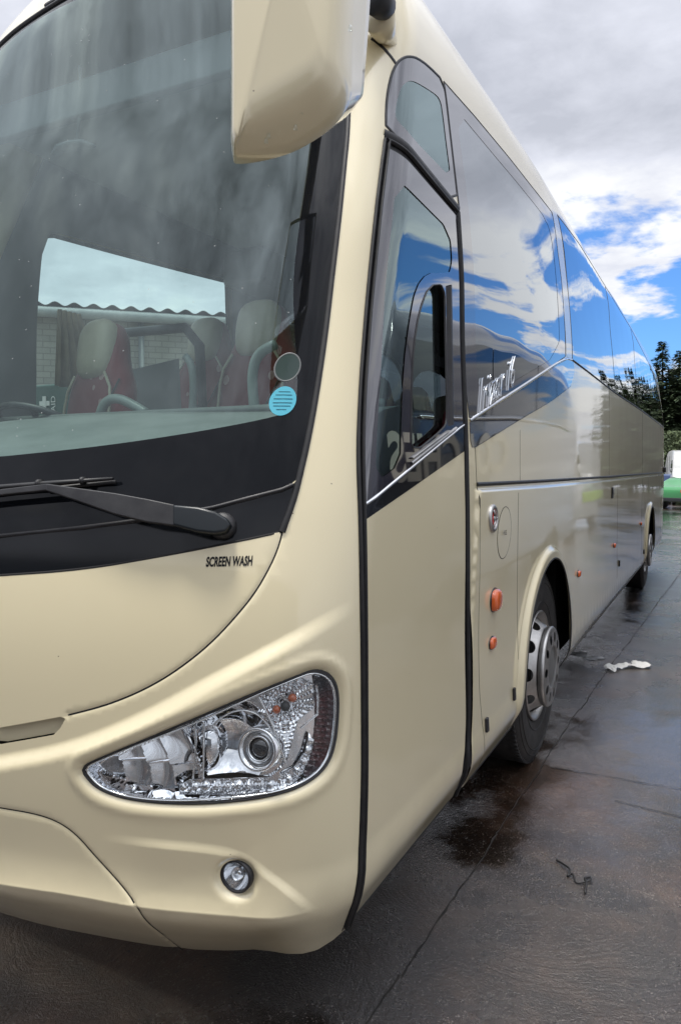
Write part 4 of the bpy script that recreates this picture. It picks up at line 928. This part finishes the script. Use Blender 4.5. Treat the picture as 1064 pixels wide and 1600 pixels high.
v_, f_ = text_mesh('AID'); MB().add([(cxx+.075-q[1]*.055+.02, 1.945, czz-.055+q[0]*.06) for q in v_], f_).build('lettering', WHITE, fb)
T = frame(ony(113, 232, .95), (.1, -1, .25)); b = MB(); b.tube([T @ Vector((.0, -.11, -.01)), T @ Vector((.012, -.06, .0)), T @ Vector((.016, 0, 0)), T @ Vector((.012, .06, 0)), T @ Vector((0, .11, -.01))], [.012, .03, .034, .03, .012], 14, flat=.5); o = b.build('interior_mirror', MGREY, coach)
MB().tube([T @ Vector((.01, -.02, 0)), T @ Vector((.18, -.06, .05)), T @ Vector((.30, -.07, .10))], .007, 8).build('mirror_stem', MGREY, o)
b = MB(); b.box(-2.3, -.35, .94, .99, 3.12, 3.27); b.build('sun_blind', MGREY, coach, bevel=.01)
# stickers on the inside of the screen
def disc(u, v, r, m, name, off, writing=False):
    a, b_ = px(u, v); pl = circ(a, b_, r, 40); c = S(np.array([a]), np.array([b_]), off)[0]
    rg = SP(pl, off); o = MB().add([tuple(map(float, c))]+[tuple(map(float, q)) for q in rg], [(0, 1+k, 1+(k+1) % 40) for k in range(40)]).build(name, m, coach)
    if writing:
        for j, (dy, w_) in enumerate(((.026, .035), (.017, .050), (.006, .058), (-.005, .058), (-.014, .052), (-.024, .030))):
            lw = max(.2, 1); pts = resample([(a-w_*.5, b_+dy), (a+w_*.5, b_+dy)], .004)
            ribbon('printed_line', pts, .0026, mat('sticker_ink', (.02, .16, .22), .6), o, h=0, off=off+.0008)
    return o
disc(442, 626, .041, mat('cyan_sticker', (.09, .48, .62), .6), 'round_sticker', -.001, True)
disc(449.5, 573, .040, mat('disc_holder', (.035, .06, .055), .25), 'disc_holder', -.0015); ribbon('holder_rim', circ(*px(449.5, 573), .040, 40), .006, MGREY, coach, h=0, closed=True, off=-.001)

# ================================================================== SETTING
def ground_mat():
    m = bpy.data.materials.new('wet_concrete'); m.use_nodes = True; t = m.node_tree; p = t.nodes['Principled BSDF']
    co = t.nodes.new('ShaderNodeTexCoord').outputs['Object']
    def mr(x, a, b, c, d):
        n = t.nodes.new('ShaderNodeMapRange'); t.links.new(x, n.inputs[0])
        for k, v in zip((1, 2, 3, 4), (a, b, c, d)): n.inputs[k].default_value = v
        return n.outputs[0]
    big = noise(co, .55, 6, .6, t, dist=.3); med = noise(co, 3.2, 7, .65, t); fine = noise(co, 120, 4, .75, t)
    # curved float marks: streaks wound round scattered centres
    vo = t.nodes.new('ShaderNodeTexVoronoi'); vo.inputs['Scale'].default_value = .8; wd = t.nodes.new('ShaderNodeVectorMath'); wd.operation = 'ADD'
    nz = t.nodes.new('ShaderNodeTexNoise'); nz.inputs['Scale'].default_value = 1.1; nz.inputs['Detail'].default_value = 2; t.links.new(co, nz.inputs['Vector'])
    sc_ = t.nodes.new('ShaderNodeVectorMath'); sc_.operation = 'SCALE'; sc_.inputs['Scale'].default_value = .5; t.links.new(nz.outputs[1], sc_.inputs[0]); t.links.new(co, wd.inputs[0]); t.links.new(sc_.outputs[0], wd.inputs[1])
    t.links.new(wd.outputs[0], vo.inputs['Vector'])
    cmb = t.nodes.new('ShaderNodeCombineXYZ'); t.links.new(M('MULTIPLY', vo.outputs['Distance'], 60, t=t), cmb.inputs[0]); t.links.new(M('MULTIPLY', noise(co, 14, 3, .6, t), 5, t=t), cmb.inputs[1]); t.links.new(M('MULTIPLY', med, 6, t=t), cmb.inputs[2])
    sw = noise(cmb.outputs[0], 1.3, 3, .6, t)
    # dark wet stains over brown dirt
    tone = M('ADD', M('MULTIPLY', big, .62, t=t), M('ADD', M('MULTIPLY', med, .24, t=t), M('ADD', M('MULTIPLY', fine, .10, t=t), M('MULTIPLY', sw, .08, t=t), t=t), t=t), t=t)
    r = t.nodes.new('ShaderNodeValToRGB'); e = r.color_ramp.elements; e[0].position = .38; e[0].color = (.004, .0034, .003, 1); e[1].position = .67; e[1].color = (.145, .108, .080, 1)
    x = r.color_ramp.elements.new(.50); x.color = (.020, .0135, .0095, 1); x = r.color_ramp.elements.new(.58); x.color = (.066, .046, .033, 1)
    t.links.new(tone, r.inputs[0])
    br = mr(noise(co, .9, 5, .6, t, off=(8, 3, 1)), .46, .64, 0, .65)
    mx = t.nodes.new('ShaderNodeMix'); mx.data_type = 'RGBA'; mx.blend_type = 'MULTIPLY'; t.links.new(br, mx.inputs[0]); t.links.new(r.outputs[0], mx.inputs[6]); mx.inputs[7].default_value = (1.25, .80, .55, 1)
    v2 = t.nodes.new('ShaderNodeTexVoronoi'); v2.inputs['Scale'].default_value = 22; t.links.new(co, v2.inputs['Vector'])
    g = M('LESS_THAN', M('ADD', v2.outputs['Distance'], M('MULTIPLY', fine, .3, t=t), t=t), .27, t=t)
    g = M('MULTIPLY', g, M('GREATER_THAN', noise(co, 3.5, 2, .5, t, off=(5, 5, 5)), .48, t=t), t=t)
    m2 = t.nodes.new('ShaderNodeMix'); m2.data_type = 'RGBA'; t.links.new(g, m2.inputs[0]); t.links.new(mx.outputs[2], m2.inputs[6]); m2.inputs[7].default_value = (.004, .004, .004, 1)
    v3 = t.nodes.new('ShaderNodeTexVoronoi'); v3.inputs['Scale'].default_value = 95; t.links.new(co, v3.inputs['Vector'])
    gs = M('MULTIPLY', M('LESS_THAN', v3.outputs['Distance'], .30, t=t), M('GREATER_THAN', noise(co, 30, 2, .5, t, off=(1, 7, 3)), .52, t=t), t=t)
    m4 = t.nodes.new('ShaderNodeMix'); m4.data_type = 'RGBA'; t.links.new(M('MULTIPLY', gs, .45, t=t), m4.inputs[0]); t.links.new(m2.outputs[2], m4.inputs[6]); m4.inputs[7].default_value = (.19, .165, .145, 1)
    t.links.new(m4.outputs[2], p.inputs['Base Color'])
    wetn = M('ADD', M('MULTIPLY', noise(co, .45, 4, .55, t, off=(2, 9, 4)), .7, t=t), M('MULTIPLY', med, .3, t=t), t=t)
    wet = mr(wetn, .42, .60, 0, 1); pud = mr(wetn, .53, .43, 0, 1)
    t.links.new(M('ADD', M('MULTIPLY', wet, .30, t=t), M('ADD', .045, M('MULTIPLY', sw, .10, t=t), t=t), t=t), p.inputs['Roughness'])
    p.inputs['Specular IOR Level'].default_value = .85
    h = M('ADD', M('MULTIPLY', sw, .0050, t=t), M('ADD', M('MULTIPLY', fine, .0042, t=t), M('ADD', M('MULTIPLY', noise(co, 7, 3, .5, t), .006, t=t), M('MULTIPLY', noise(co, 320, 2, .6, t), .0012, t=t), t=t), t=t), t=t)
    h = M('ADD', h, M('MULTIPLY', g, .003, t=t), t=t)
    b = t.nodes.new('ShaderNodeBump'); b.inputs['Distance'].default_value = 1.0; t.links.new(M('SUBTRACT', 1.0, M('MULTIPLY', pud, .72, t=t), t=t), b.inputs['Strength'])
    t.links.new(h, b.inputs['Height']); t.links.new(b.outputs[0], p.inputs['Normal'])
    p.inputs['Coat Weight'].default_value = 1.0; p.inputs['Coat IOR'].default_value = 1.36; t.links.new(M('ADD', .03, M('MULTIPLY', wet, .20, t=t), t=t), p.inputs['Coat Roughness']); t.links.new(b.outputs[0], p.inputs['Coat Normal'])
    return m
gm = MB(); n = 60
gx = np.concatenate([-np.geomspace(700, 8, 12), np.linspace(-7, 7, 30), np.geomspace(8, 700, 12)])
gm.add([(x, y+20, GZ) for x in gx for y in gx], [(i*len(gx)+k, (i+1)*len(gx)+k, (i+1)*len(gx)+k+1, i*len(gx)+k+1) for i in range(len(gx)-1) for k in range(len(gx)-1)])
gr = gm.build('ground', ground_mat()); tag(gr, 'wet dark concrete yard surface with curved float marks under and beside the coach', kind='structure')
# joints between the slabs
JM = vary(mat('joint_grime', (.012, .010, .009), .7), (.006, .005, .005), (.03, .025, .02), 12)
def crack(p0, p1, wd, seed, wob=.01):
    r = random.Random(seed); p0, p1 = np.array(p0), np.array(p1); n = max(8, int(np.hypot(*(p1-p0))/.05)); d = (p1-p0)/np.hypot(*(p1-p0)); nr = np.array([-d[1], d[0]]); vs = []; o = 0
    for i in range(n+1):
        o = o*.85+r.uniform(-1, 1)*wob*.5; w_ = wd*r.uniform(.35, 1.15); c = p0+(p1-p0)*i/n+nr*o
        vs += [(*(c-nr*w_/2), GZ+.004), (*(c+nr*w_/2), GZ+.004)]
    return MB().add(vs, [(2*i, 2*i+1, 2*i+3, 2*i+2) for i in range(n)])
j = onz(906, 1109)[:2]; k = onz(1064, 892)[:2]; l = onz(627, 1526)[:2]; xd = float((j[0]+k[0]+l[0])/3)
for i, (a_, b_, wd) in enumerate(((onz(560, 1620)[:2], l, .008), (l, onz(776, 1304)[:2], .010), (onz(776, 1304)[:2], j, .006), (j, k, .010), (k, onz(1118, 760)[:2], .02),
                         (onz(860, 1200)[:2], onz(1120, 1243)[:2], .008), (onz(960, 1252)[:2], onz(1120, 1290)[:2], .007), (onz(1019, 849)[:2], onz(1100, 853)[:2], .06), (onz(885, 950)[:2], onz(1100, 935)[:2], .008))):
    o = crack(a_, b_, wd, i).build('slab_joint', JM); tag(o, kind='structure')
# litter
b = MB(); c0, c1 = onz(953, 1050), onz(1000, 1038); r = random.Random(3); n = 34; vs = []
for i in range(n):
    f = i/(n-1); c = c0*(1-f)+c1*f; w_ = .035+.035*abs(math.sin(f*5+.6))+.03*(f > .8)
    nd = np.array([c0[1]-c1[1], c1[0]-c0[0], 0]); nd /= np.hypot(*nd[:2])
    for k_ in range(7): q = c+nd*(k_/6-.5)*2*w_*(.8+.4*r.random())*.9+nd*.05*math.sin(f*6); vs.append((q[0]+r.uniform(-.006, .006), q[1], GZ+.006+.030*r.random()*(1 if 0 < k_ < 6 else .2)+.02*math.sin(f*9)**2))
b.add(vs, [(i*7+k_, (i+1)*7+k_, (i+1)*7+k_+1, i*7+k_+1) for i in range(n-1) for k_ in range(6)], True); o = b.build('crumpled_tissue', mat('wet_tissue', (.62, .62, .60), .6)); o.modifiers.new('s', 'SUBSURF').levels = 1
tag(o, 'crumpled strip of white tissue lying on the wet ground beside the front wheel', 'litter')
b = MB(); c0, c1 = onz(892, 1022), onz(934, 1033); vs = []; n = 20
for i in range(n):
    f = i/(n-1); c = c0*(1-f)+c1*f; nd = np.array([c0[1]-c1[1], c1[0]-c0[0], 0]); nd /= np.hypot(*nd[:2])
    for k_ in range(6): q = c+nd*(k_/5-.5)*.20*(.5+.5*math.sin(f*4+1)**2)+nd*.03*math.sin(f*7); vs.append((q[0], q[1]+r.uniform(-.01, .01), GZ+.005+.016*r.random()))
b.add(vs, [(i*6+k_, (i+1)*6+k_, (i+1)*6+k_+1, i*6+k_+1) for i in range(n-1) for k_ in range(5)], True); o = b.build('plastic_film', mat('film', (.34, .35, .36), .15, coat=1))
tag(o, 'greyish scrap of plastic film on the ground just behind the front wheel', 'litter')
pts = [(869, 1346), (880, 1354), (890, 1364), (886, 1371), (892, 1369), (896, 1374), (900, 1381), (912, 1382), (922, 1380), (921, 1373), (913, 1376), (915, 1384), (913, 1402)]
q3 = [Vector((*onz(*q)[:2], GZ+.006+.004*(i % 3))) for i, q in enumerate(pts)]; q4 = []
for i in range(len(q3)-1):
    p0, p1, p2, p3 = q3[max(i-1, 0)], q3[i], q3[i+1], q3[min(i+2, len(q3)-1)]
    for t_ in (0, .25, .5, .75): q4.append(.5*(2*p1+(p2-p0)*t_+(2*p0-5*p1+4*p2-p3)*t_*t_+(3*p1-p0-3*p2+p3)*t_**3))
b = MB(); b.tube(q4, .0042, 8); o = b.build('cable_tie', RUBBER); tag(o, 'twisted black cable tie lying on the wet concrete in the foreground', 'litter')

# ---- brick shed seen through the windscreen
pA = onx(40, 478, -6.5); zt = 4.45
wallM = bpy.data.materials.new('painted_brick'); wallM.use_nodes = True; t = wallM.node_tree; p_ = t.nodes['Principled BSDF']; p_.inputs['Roughness'].default_value = .9
bk_ = t.nodes.new('ShaderNodeTexBrick'); bk_.inputs['Scale'].default_value = 2.2; bk_.inputs['Color1'].default_value = (.33, .315, .275, 1); bk_.inputs['Color2'].default_value = (.27, .26, .23, 1); bk_.inputs['Mortar'].default_value = (.20, .19, .175, 1); bk_.inputs['Mortar Size'].default_value = .02; bk_.inputs['Row Height'].default_value = .22
co = t.nodes.new('ShaderNodeTexCoord').outputs['UV']; t.links.new(co, bk_.inputs[0]); t.links.new(bk_.outputs[0], p_.inputs['Base Color'])
def at_dist(u, v, zc): return CAM+ray(u, v)*zc
a3_ = at_dist(20, 474, (zt-1.63)*FPX/268); b3_ = at_dist(470, 497, (zt-1.63)*FPX/240)
dx = np.array([b3_[0]-a3_[0], b3_[1]-a3_[1]]); LL = np.hypot(*dx); dx /= LL; nx_ = np.array([dx[1], -dx[0]])
shed = empty('brick_shed', (float(a3_[0]), float(a3_[1]), 0), 'long pale painted brick shed with a corrugated roof, seen through the windscreen', 'shed', rz=math.atan2(dx[1], dx[0]))
bpy.context.view_layer.update()
def shed_child(mbx, name, m):
    me_o = mbx.build(name, m); me_o.parent = shed; return me_o
b = MB(); L0, L1 = -8, LL+1.2
b.add([(L0, 0, 0), (L1, 0, 0), (L1, 0, zt-.25), (L0, 0, zt-.25), (L0, 7, 0), (L1, 7, 0), (L1, 7, zt-.25), (L0, 7, zt-.25), (L0, 3.5, zt+.2), (L1, 3.5, zt+.2)], [(0, 1, 2, 3), (5, 4, 7, 6), (4, 0, 3, 8, 7), (1, 5, 6, 9, 2)])
wo = shed_child(b, 'wall', wallM); uvl = wo.data.uv_layers.new(name='UVMap')
for lp in wo.data.loops: c_ = wo.data.vertices[lp.vertex_index].co; uvl.data[lp.index].uv = (c_.x+c_.y, c_.z)
b = MB(); nn_ = int((L1-L0)/.02); vs = []
for i in range(nn_):
    x = L0-.1+i*(L1-L0+.2)/nn_; hh_ = .032*math.sin(x*2*math.pi/.30)
    vs += [(x, -.28, zt-.07+hh_), (x, 3.5, zt+.30+hh_), (x, 7.28, zt-.07+hh_), (x, -.28, zt-.082+hh_)]
b.add(vs, [q for i in range(nn_-1) for q in ((i*4, (i+1)*4, (i+1)*4+1, i*4+1), (i*4+1, (i+1)*4+1, (i+1)*4+2, i*4+2), (i*4, i*4+3, (i+1)*4+3, (i+1)*4))], True)
shed_child(b, 'corrugated_roof', vary(mat('cement_sheet', (.05, .05, .05), .9), (.035, .035, .035), (.08, .08, .075), 3))
b = MB(); b.tube([(L0, -.22, zt-.20), (L1, -.22, zt-.20)], .09, 12); shed_child(b, 'gutter', vary(mat('gutter_zinc', (.30, .32, .32), .5), (.26, .28, .28), (.36, .38, .38), 4))
b = MB()
for x in (L0+1, (L0+L1)/2+3, L1-2): b.tube([(x, -.18, 0), (x, -.10, zt-.25)], .05, 10)
shed_child(b, 'downpipe', MGREY)

# ---- conifers
BARK = mat('bark', (.06, .045, .035), .9)
NEED = [vary(mat('needles', (.04, .07, .03), .8), (.028, .052, .024), (.075, .11, .045), 1.3), vary(mat('needles', (.05, .07, .03), .8), (.040, .062, .028), (.095, .125, .05), 1.1)]
def conifer(x, y, h, r0, seed, label, mi=0, group='conifers behind the yard'):
    rr = random.Random(seed); root = empty('conifer', (x, y, 0), label, 'tree', group); b = MB()
    b.tube([(x, y, 0), (x+.1, y, h*.5), (x, y, h*.98)], [h*.02, h*.012, .02], 8); b.build('trunk', BARK, root)
    nb = int(h*26); V = []; Fc = []
    for i in range(nb):
        f = (i+rr.random())/nb; z = h*(.06+.93*f); R = r0*(1-f)**.8*rr.uniform(.55, 1.12)+.08; t = rr.uniform(0, 6.283); c, s_ = math.cos(t), math.sin(t)
        droop = rr.uniform(.05, .30)*R; nseg = max(3, int(R*5))
        for j_ in range(nseg):
            g_ = (j_+.5)/nseg; px_, py_, pz_ = x+c*R*g_, y+s_*R*g_, z-droop*g_*g_+.1*R*math.sin(g_*3)
            wdt = (.24+.30*R*(1-g_*.7)*.6)
            for q in range(4):
                ta = t+rr.uniform(-1.3, 1.3); ln = wdt*rr.uniform(.7, 1.5); hw = ln*.22; ca, sa = math.cos(ta), math.sin(ta); dz = rr.uniform(-.45, .12)*ln
                k0 = len(V); ox, oy, oz = px_+rr.uniform(-.1, .1), py_+rr.uniform(-.1, .1), pz_+rr.uniform(-.1, .1)
                V += [(ox-sa*hw*.3, oy+ca*hw*.3, oz), (ox+ca*ln*.5-sa*hw, oy+sa*ln*.5+ca*hw, oz+dz*.4), (ox+ca*ln, oy+sa*ln, oz+dz), (ox+ca*ln*.5+sa*hw, oy+sa*ln*.5-ca*hw, oz+dz*.4-.02)]; Fc.append((k0, k0+1, k0+2, k0+3))
    b = MB(); b.add(V, Fc); b.build('crown', NEED[mi], root); return root
def groundpos(u, zc): d = ray(u, HV); q = CAM+d*zc; return float(q[0]), float(q[1])
tl = [(1030, 56, 11.5, 3.4, 'tall spruce with a thin ragged tip, nearest the tail of the coach'), (1046, 60, 10.0, 3.8, 'dark spruce rising behind the white van'), (1063, 55, 10.2, 3.8, 'broad spruce at the right edge above the green car')]
for i, (u, zc, h, r0, lb) in enumerate(tl): x, y = groundpos(u, zc); conifer(x, y, h, r0, 11+i, lb, i % 2)
for i in range(9):
    x, y = groundpos(1082+i*24, 58+3*(i % 3)); conifer(x, y, 9.5+1.6*((i*7) % 3), 3.4+.4*(i % 2), 31+i, 'dark spruce in the row reflected in the coach glass', i % 2, 'reflected row of spruces')
for i in range(8):
    x, y = groundpos(1026+i*30, 68+2*(i % 3)); conifer(x, y, 10.5+1.3*((i*5) % 3), 4.2, 61+i, 'dark spruce in the back row beyond the yard', i % 2, 'back row of spruces')
# shrubs between the trunks
def bush(x, y, h, r0, seed, label):
    rr = random.Random(seed); V = []; Fc = []
    for i in range(2600):
        t = rr.uniform(0, 6.283); q = rr.random()**.6; z = rr.random(); R = r0*q*math.sqrt(max(.02, 1-(z*1.0-.25)**2))*(1+.25*math.sin(3*t+seed)); k0 = len(V); ln = rr.uniform(.10, .26); ta = rr.uniform(0, 6.28); ox, oy, oz = x+R*math.cos(t), y+R*math.sin(t), z*h
        V += [(ox, oy, oz), (ox+ln*math.cos(ta), oy+ln*math.sin(ta), oz+rr.uniform(-.1, .1)), (ox+ln*.5*math.cos(ta+1), oy+ln*.5*math.sin(ta+1), oz+rr.uniform(.05, .18))]; Fc.append((k0, k0+1, k0+2))
    root = empty('bush', (x, y, 0), label, 'bush'); MB().add(V, Fc).build('foliage', NEED[1], root)
    b = MB()
    for k_ in range(5): t = k_*1.3; b.tube([(x, y, 0), (x+r0*.4*math.cos(t), y+r0*.4*math.sin(t), h*.7)], [.05, .015], 6)
    b.build('stem', BARK, root)
for i, (u, zc, lb) in enumerate(((1036, 48, 'scrubby green bush beside the tail of the coach'), (1052, 49, 'scrubby green bush above the roof of the white van'), (1072, 48, 'scrubby green bush at the right edge of the yard'))):
    x, y = groundpos(u, zc); bush(x, y, 4.2, 1.9, i, lb)

# ---- vehicles
def vehicle(name, label, cat, loc, rz, L_, W_, side, paint, wheels, wr, glasspolys, lights, seed=0, extra=None):
    """side: closed side outline (y along, z); body narrows to the roof; wheels: y positions"""
    root = empty(name, loc, label, cat, rz=rz); ol = resample(smooth_line(side, .05, True, 2), .06, True); zm = max(p[1] for p in ol); n = len(ol)
    def hw(z): return W_/2*(1-.16*max(0, (z-zm*.5)/(zm*.5))**2)
    c = np.mean(np.array(ol), 0); b = MB(); vs = []
    for f, g in ((-1, .0), (-1, .93), (-.97, .985), (-.90, 1.0), (.90, 1.0), (.97, .985), (1, .93), (1, .0)):
        for p in ol: q = c+(np.array(p)-c)*g; vs.append((f*hw(q[1]), q[0], q[1]))
    b.add(vs, [(i*n+k, (i+1)*n+k, (i+1)*n+(k+1) % n, i*n+(k+1) % n) for i in range(7) for k in range(n)], True)
    def ch(mb_, nm, m, par=root, **k): o = mb_.build(nm, m, None, **k); o.parent = par; return o
    body = ch(b, 'body', paint)
    for gp in glasspolys:      # (y, z) outlines on both sides
        for sg in (-1, 1):
            pl = smooth_line(gp, .05, True, 1); b = MB(); b.add([(sg*(hw(p[1])+.004), p[0], p[1]) for p in pl], [tuple(range(len(pl)))]); ch(b, 'window', FRIT)
    for y in wheels:
        for sg in (-1, 1):
            T = Matrix.Translation((sg*(W_/2-.02), y, wr)) @ (Matrix.Rotation(sg*math.pi/2, 4, 'Y')); b = MB(); b.lathe([(.0, -.2), (wr*.9, -.2), (wr, -.17), (wr, -.03), (wr*.93, .0), (wr*.66, .012)], T, 36); w_ = ch(b, 'wheel', TYRE)
            b = MB(); b.lathe([(wr*.66, .012), (wr*.62, -.02), (wr*.3, .0), (0, .005)], T, 36); o = ch(b, 'rim', SATIN, w_)
            b = MB(); b.lathe([(wr*1.16, .008), (wr*1.05, .012), (wr*1.0, -.01)], T, 36); ch(b, 'wheel_arch', DGREY, body)
    for (x, y, z, sx, sy, sz, m, nm) in lights: b = MB(); b.box(x-sx, x+sx, y-sy, y+sy, z-sz, z+sz); ch(b, nm, m, bevel=min(sx, sy, sz)*.6)
    return root, ch
vs_ = [(-2.6, .35), (-2.7, .75), (-2.68, 1.1), (-2.0, 1.30), (-1.5, 2.1), (-1.1, 2.5), (2.6, 2.55), (2.72, 2.3), (2.75, .45), (2.7, .3)]
x, y = groundpos(1062, 37.5)
van, ch = vehicle('white_van', 'high white panel van standing behind the tail of the coach', 'van', (x+.35, y+2.2, GZ), math.radians(8), 5.4, 2.0, [(p[0], p[1]*1.12) for p in vs_], WHITE, (-1.75, 1.65), .36, [[(-1.9, 1.50), (-1.45, 2.25), (-.7, 2.3), (-.7, 1.50)]],
                  [(-.85, 2.80, 1.5, .05, .02, .22, REDL, 'tail_lamp'), (.85, 2.80, 1.5, .05, .02, .22, REDL, 'tail_lamp'), (-.05, 2.79, 1.35, .03, .03, .10, PLASTIC, 'door_handle'), (0, 2.82, .5, .95, .06, .10, DGREY, 'rear_bumper'), (-1.012, .2, 1.30, .012, .10, .035, PLASTIC, 'door_handle'), (-1.012, .8, .62, .012, 1.3, .05, DGREY, 'side_moulding')])
b = MB(); b.box(-1.008, -.995, -.3, -.285, .5, 2.5); b.box(-1.008, -.995, 1.0, 1.015, .5, 2.5); o = ch(b, 'door_gap', SEAM)
GREEN = paint_mat('green_paint', (.02, .22, .05), (.02, .25, .06), 0, .3)
cs_ = [(-2.0, .30), (-2.1, .55), (-2.0, .78), (-1.1, .95), (-.4, 1.40), (.9, 1.45), (1.6, 1.05), (2.05, .95), (2.1, .4), (2.0, .28)]
x, y = groundpos(1066, 34.5)
car, ch = vehicle('green_car', 'small bright green hatchback parked in front of the white van', 'car', (x+.55, y, GZ), math.radians(150), 4.1, 1.7, cs_, GREEN, (-1.3, 1.3), .30, [[(-.95, .98), (-.38, 1.32), (.1, 1.34), (.1, .98)], [(.18, .98), (.18, 1.34), (.85, 1.34), (1.3, 1.02)]],
                  [(-.70, 2.12, .80, .09, .03, .07, REDL, 'tail_lamp'), (.70, 2.12, .80, .09, .03, .07, REDL, 'tail_lamp'), (-.65, -2.06, .66, .11, .05, .06, CHROME, 'headlamp'), (.65, -2.06, .66, .11, .05, .06, CHROME, 'headlamp'), (0, 2.12, .42, .75, .03, .08, DGREY, 'rear_bumper')])
x, y = groundpos(1040, 41)
car2, ch = vehicle('blue_van', 'blue van half hidden between the green car and the tail of the coach', 'van', (x+.8, y, GZ), math.radians(172), 4.6, 1.8, [(p[0]*.85, p[1]*.62) for p in vs_], paint_mat('blue_paint', (.02, .06, .18), (.03, .07, .20), 0, .3), (-1.5, 1.45), .36, [[(-1.6, 1.02), (-1.2, 1.38), (-.6, 1.4), (-.6, 1.02)]],
                  [(-.75, 2.36, .9, .06, .02, .12, REDL, 'tail_lamp'), (.75, 2.36, .9, .06, .02, .12, REDL, 'tail_lamp')])
# white vans in the row opposite, seen only as reflections in the side of the coach
v3, ch = vehicle('white_van', 'white high-roof van in the row opposite, reflected low in the rear side of the coach', 'van', (3.3, 19.5, GZ), 0, 5.4, 2.0, vs_, WHITE, (-1.75, 1.65), .36, [[(-1.9, 1.40), (-1.45, 2.05), (-.7, 2.15), (-.7, 1.40)]],
                  [(-.85, 2.80, 1.5, .05, .02, .22, REDL, 'tail_lamp'), (.85, 2.80, 1.5, .05, .02, .22, REDL, 'tail_lamp'), (-1.012, .8, .95, .010, 1.7, .14, mat('yellow_green_stripe', (.35, .55, .02), .4), 'reflective_stripe')])
# neighbouring coach: its long side faces ours
NAVY = mat('navy_paint', (.030, .038, .055), .25, .2, 1.0)
op = empty('coach', (2.9, 3.0, GZ), 'dark coach in the next bay, seen mirrored in the door and side windows, lettered COACHES', 'coach')
def och(mb_, nm, m, par=None, **k): o = mb_.build(nm, m, None, **k); o.parent = par or op; return o
sec = [(-1.16, .32), (-1.25, .42), (-1.275, .8), (-1.275, 2.0), (-1.255, 2.7), (-1.22, 3.1), (-1.14, 3.34), (-.96, 3.50), (-.6, 3.57), (0, 3.60)]; sec = sec+[(-x_, z_) for x_, z_ in sec[::-1][1:]]
sec = smooth_line(sec, .08); ys_ = [.9, .95, 1.1, 1.35, 1.8]+list(np.arange(2.4, 10.2, .6))+[10.5]; b = MB(); vs = []
for y in ys_:
    k_ = 1-.55*max(0, (1.8-y)/.9)**2.4
    for p in sec: vs.append((p[0]*(1-.35*max(0, (1.8-y)/.9)**2), y+.5*max(0, p[1]-1.4)*max(0, (2.4-y)/1.5), .32+(p[1]-.32)*(1-.12*max(0, (1.8-y)/.9)**2)))
n = len(sec); b.add(vs, [(i*n+k, i*n+k+1, (i+1)*n+k+1, (i+1)*n+k) for i in range(len(ys_)-1) for k in range(n-1)], True)
b.add([vs[i] for i in range(n)], [tuple(range(n))]); b.add([vs[-n+i] for i in range(n)], [tuple(range(n))[::-1]]); ob = och(b, 'body', NAVY)
def sidex(z): return float(np.interp(z, [p[1] for p in sec[:len(sec)//2]], [p[0] for p in sec[:len(sec)//2]]))
edges_ = [2.2, 4.1, 6.0, 7.9, 9.9]
for i in range(4):
    for sg in (1, -1):
        b = MB(); zs = np.linspace(2.47, 3.16, 8); b.add([(sg*(sidex(z)-.006), y, z) for z in zs for y in (edges_[i]+.02, edges_[i+1]-.02)], [(2*k, 2*k+1, 2*k+3, 2*k+2) for k in range(7)], True); och(b, 'window', FRIT)
b = MB(); b.tube([(-1.285, 2.3, 2.42), (-1.285, 9.9, 2.42)], .014, 8); och(b, 'chrome_strip', CHROME)
v_, f_ = text_mesh('COACHES', bold=.03); xm = v_[:, 0].max(); hm = v_[:, 1].max()
b = MB(); b.add([(-1.283, 4.7-q[0]/xm*3.2, 1.80+q[1]/hm*.46) for q in v_], f_); och(b, 'lettering', mat('cream_lettering', (.85, .82, .72), .5))
for y in (3.2, 8.4):
    for sg in (-1, 1): b = MB(); b.lathe([(.3, -.27), (.50, -.27), (.53, -.2), (.53, -.03), (.50, .0), (.3, .0), (.28, -.03), (.15, .03), (0, .03)], Matrix.Translation((sg*1.262, y, .53)) @ Matrix.Rotation(sg*math.pi/2, 4, 'Y'), 40); och(b, 'wheel', TYRE)
# workshop behind the viewer, seen in the windscreen, paint and lamps
ws = empty('workshop', (0, -13, GZ), 'grey clad workshop facing the coach, seen only as a reflection in its front', 'workshop')
CLAD = vary(mat('cladding', (.20, .205, .21), .7), (.17, .175, .18), (.24, .245, .25), 2)
b = MB(); b.box(-22, 16, -8, 0, 0, 5.6)
o = b.build('wall', CLAD); o.parent = ws
b = MB(); vs = []
for i in range(381):
    x = -22.3+i*.1; h_ = .03 if i % 4 < 2 else 0
    vs += [(x, .35, 5.62+h_), (x, -4, 7.4+h_), (x, -8.35, 5.62+h_)]
b.add(vs, [q for i in range(380) for q in ((i*3, i*3+3, i*3+4, i*3+1), (i*3+1, i*3+4, i*3+5, i*3+2))]); o = b.build('roof', CLAD); o.parent = ws
for i, x in enumerate((-16, -8.5, -1, 6.5)):
    b = MB(); b.box(x, x+4.6, .004, .07, 0, 4.6); o = b.build('roller_door', vary(mat('door_steel', (.22, .23, .24), .5, .4), (.19, .2, .21), (.26, .27, .28), 3)); o.parent = ws
    for k_ in range(11): pass
    b = MB(); b.box(x-.12, x, .002, .14, 0, 4.72); b.box(x+4.6, x+4.72, .002, .14, 0, 4.72); b.box(x, x+4.6, .0, .14, 4.602, 4.78); f2 = b.build('door_frame', DGREY); f2.parent = o
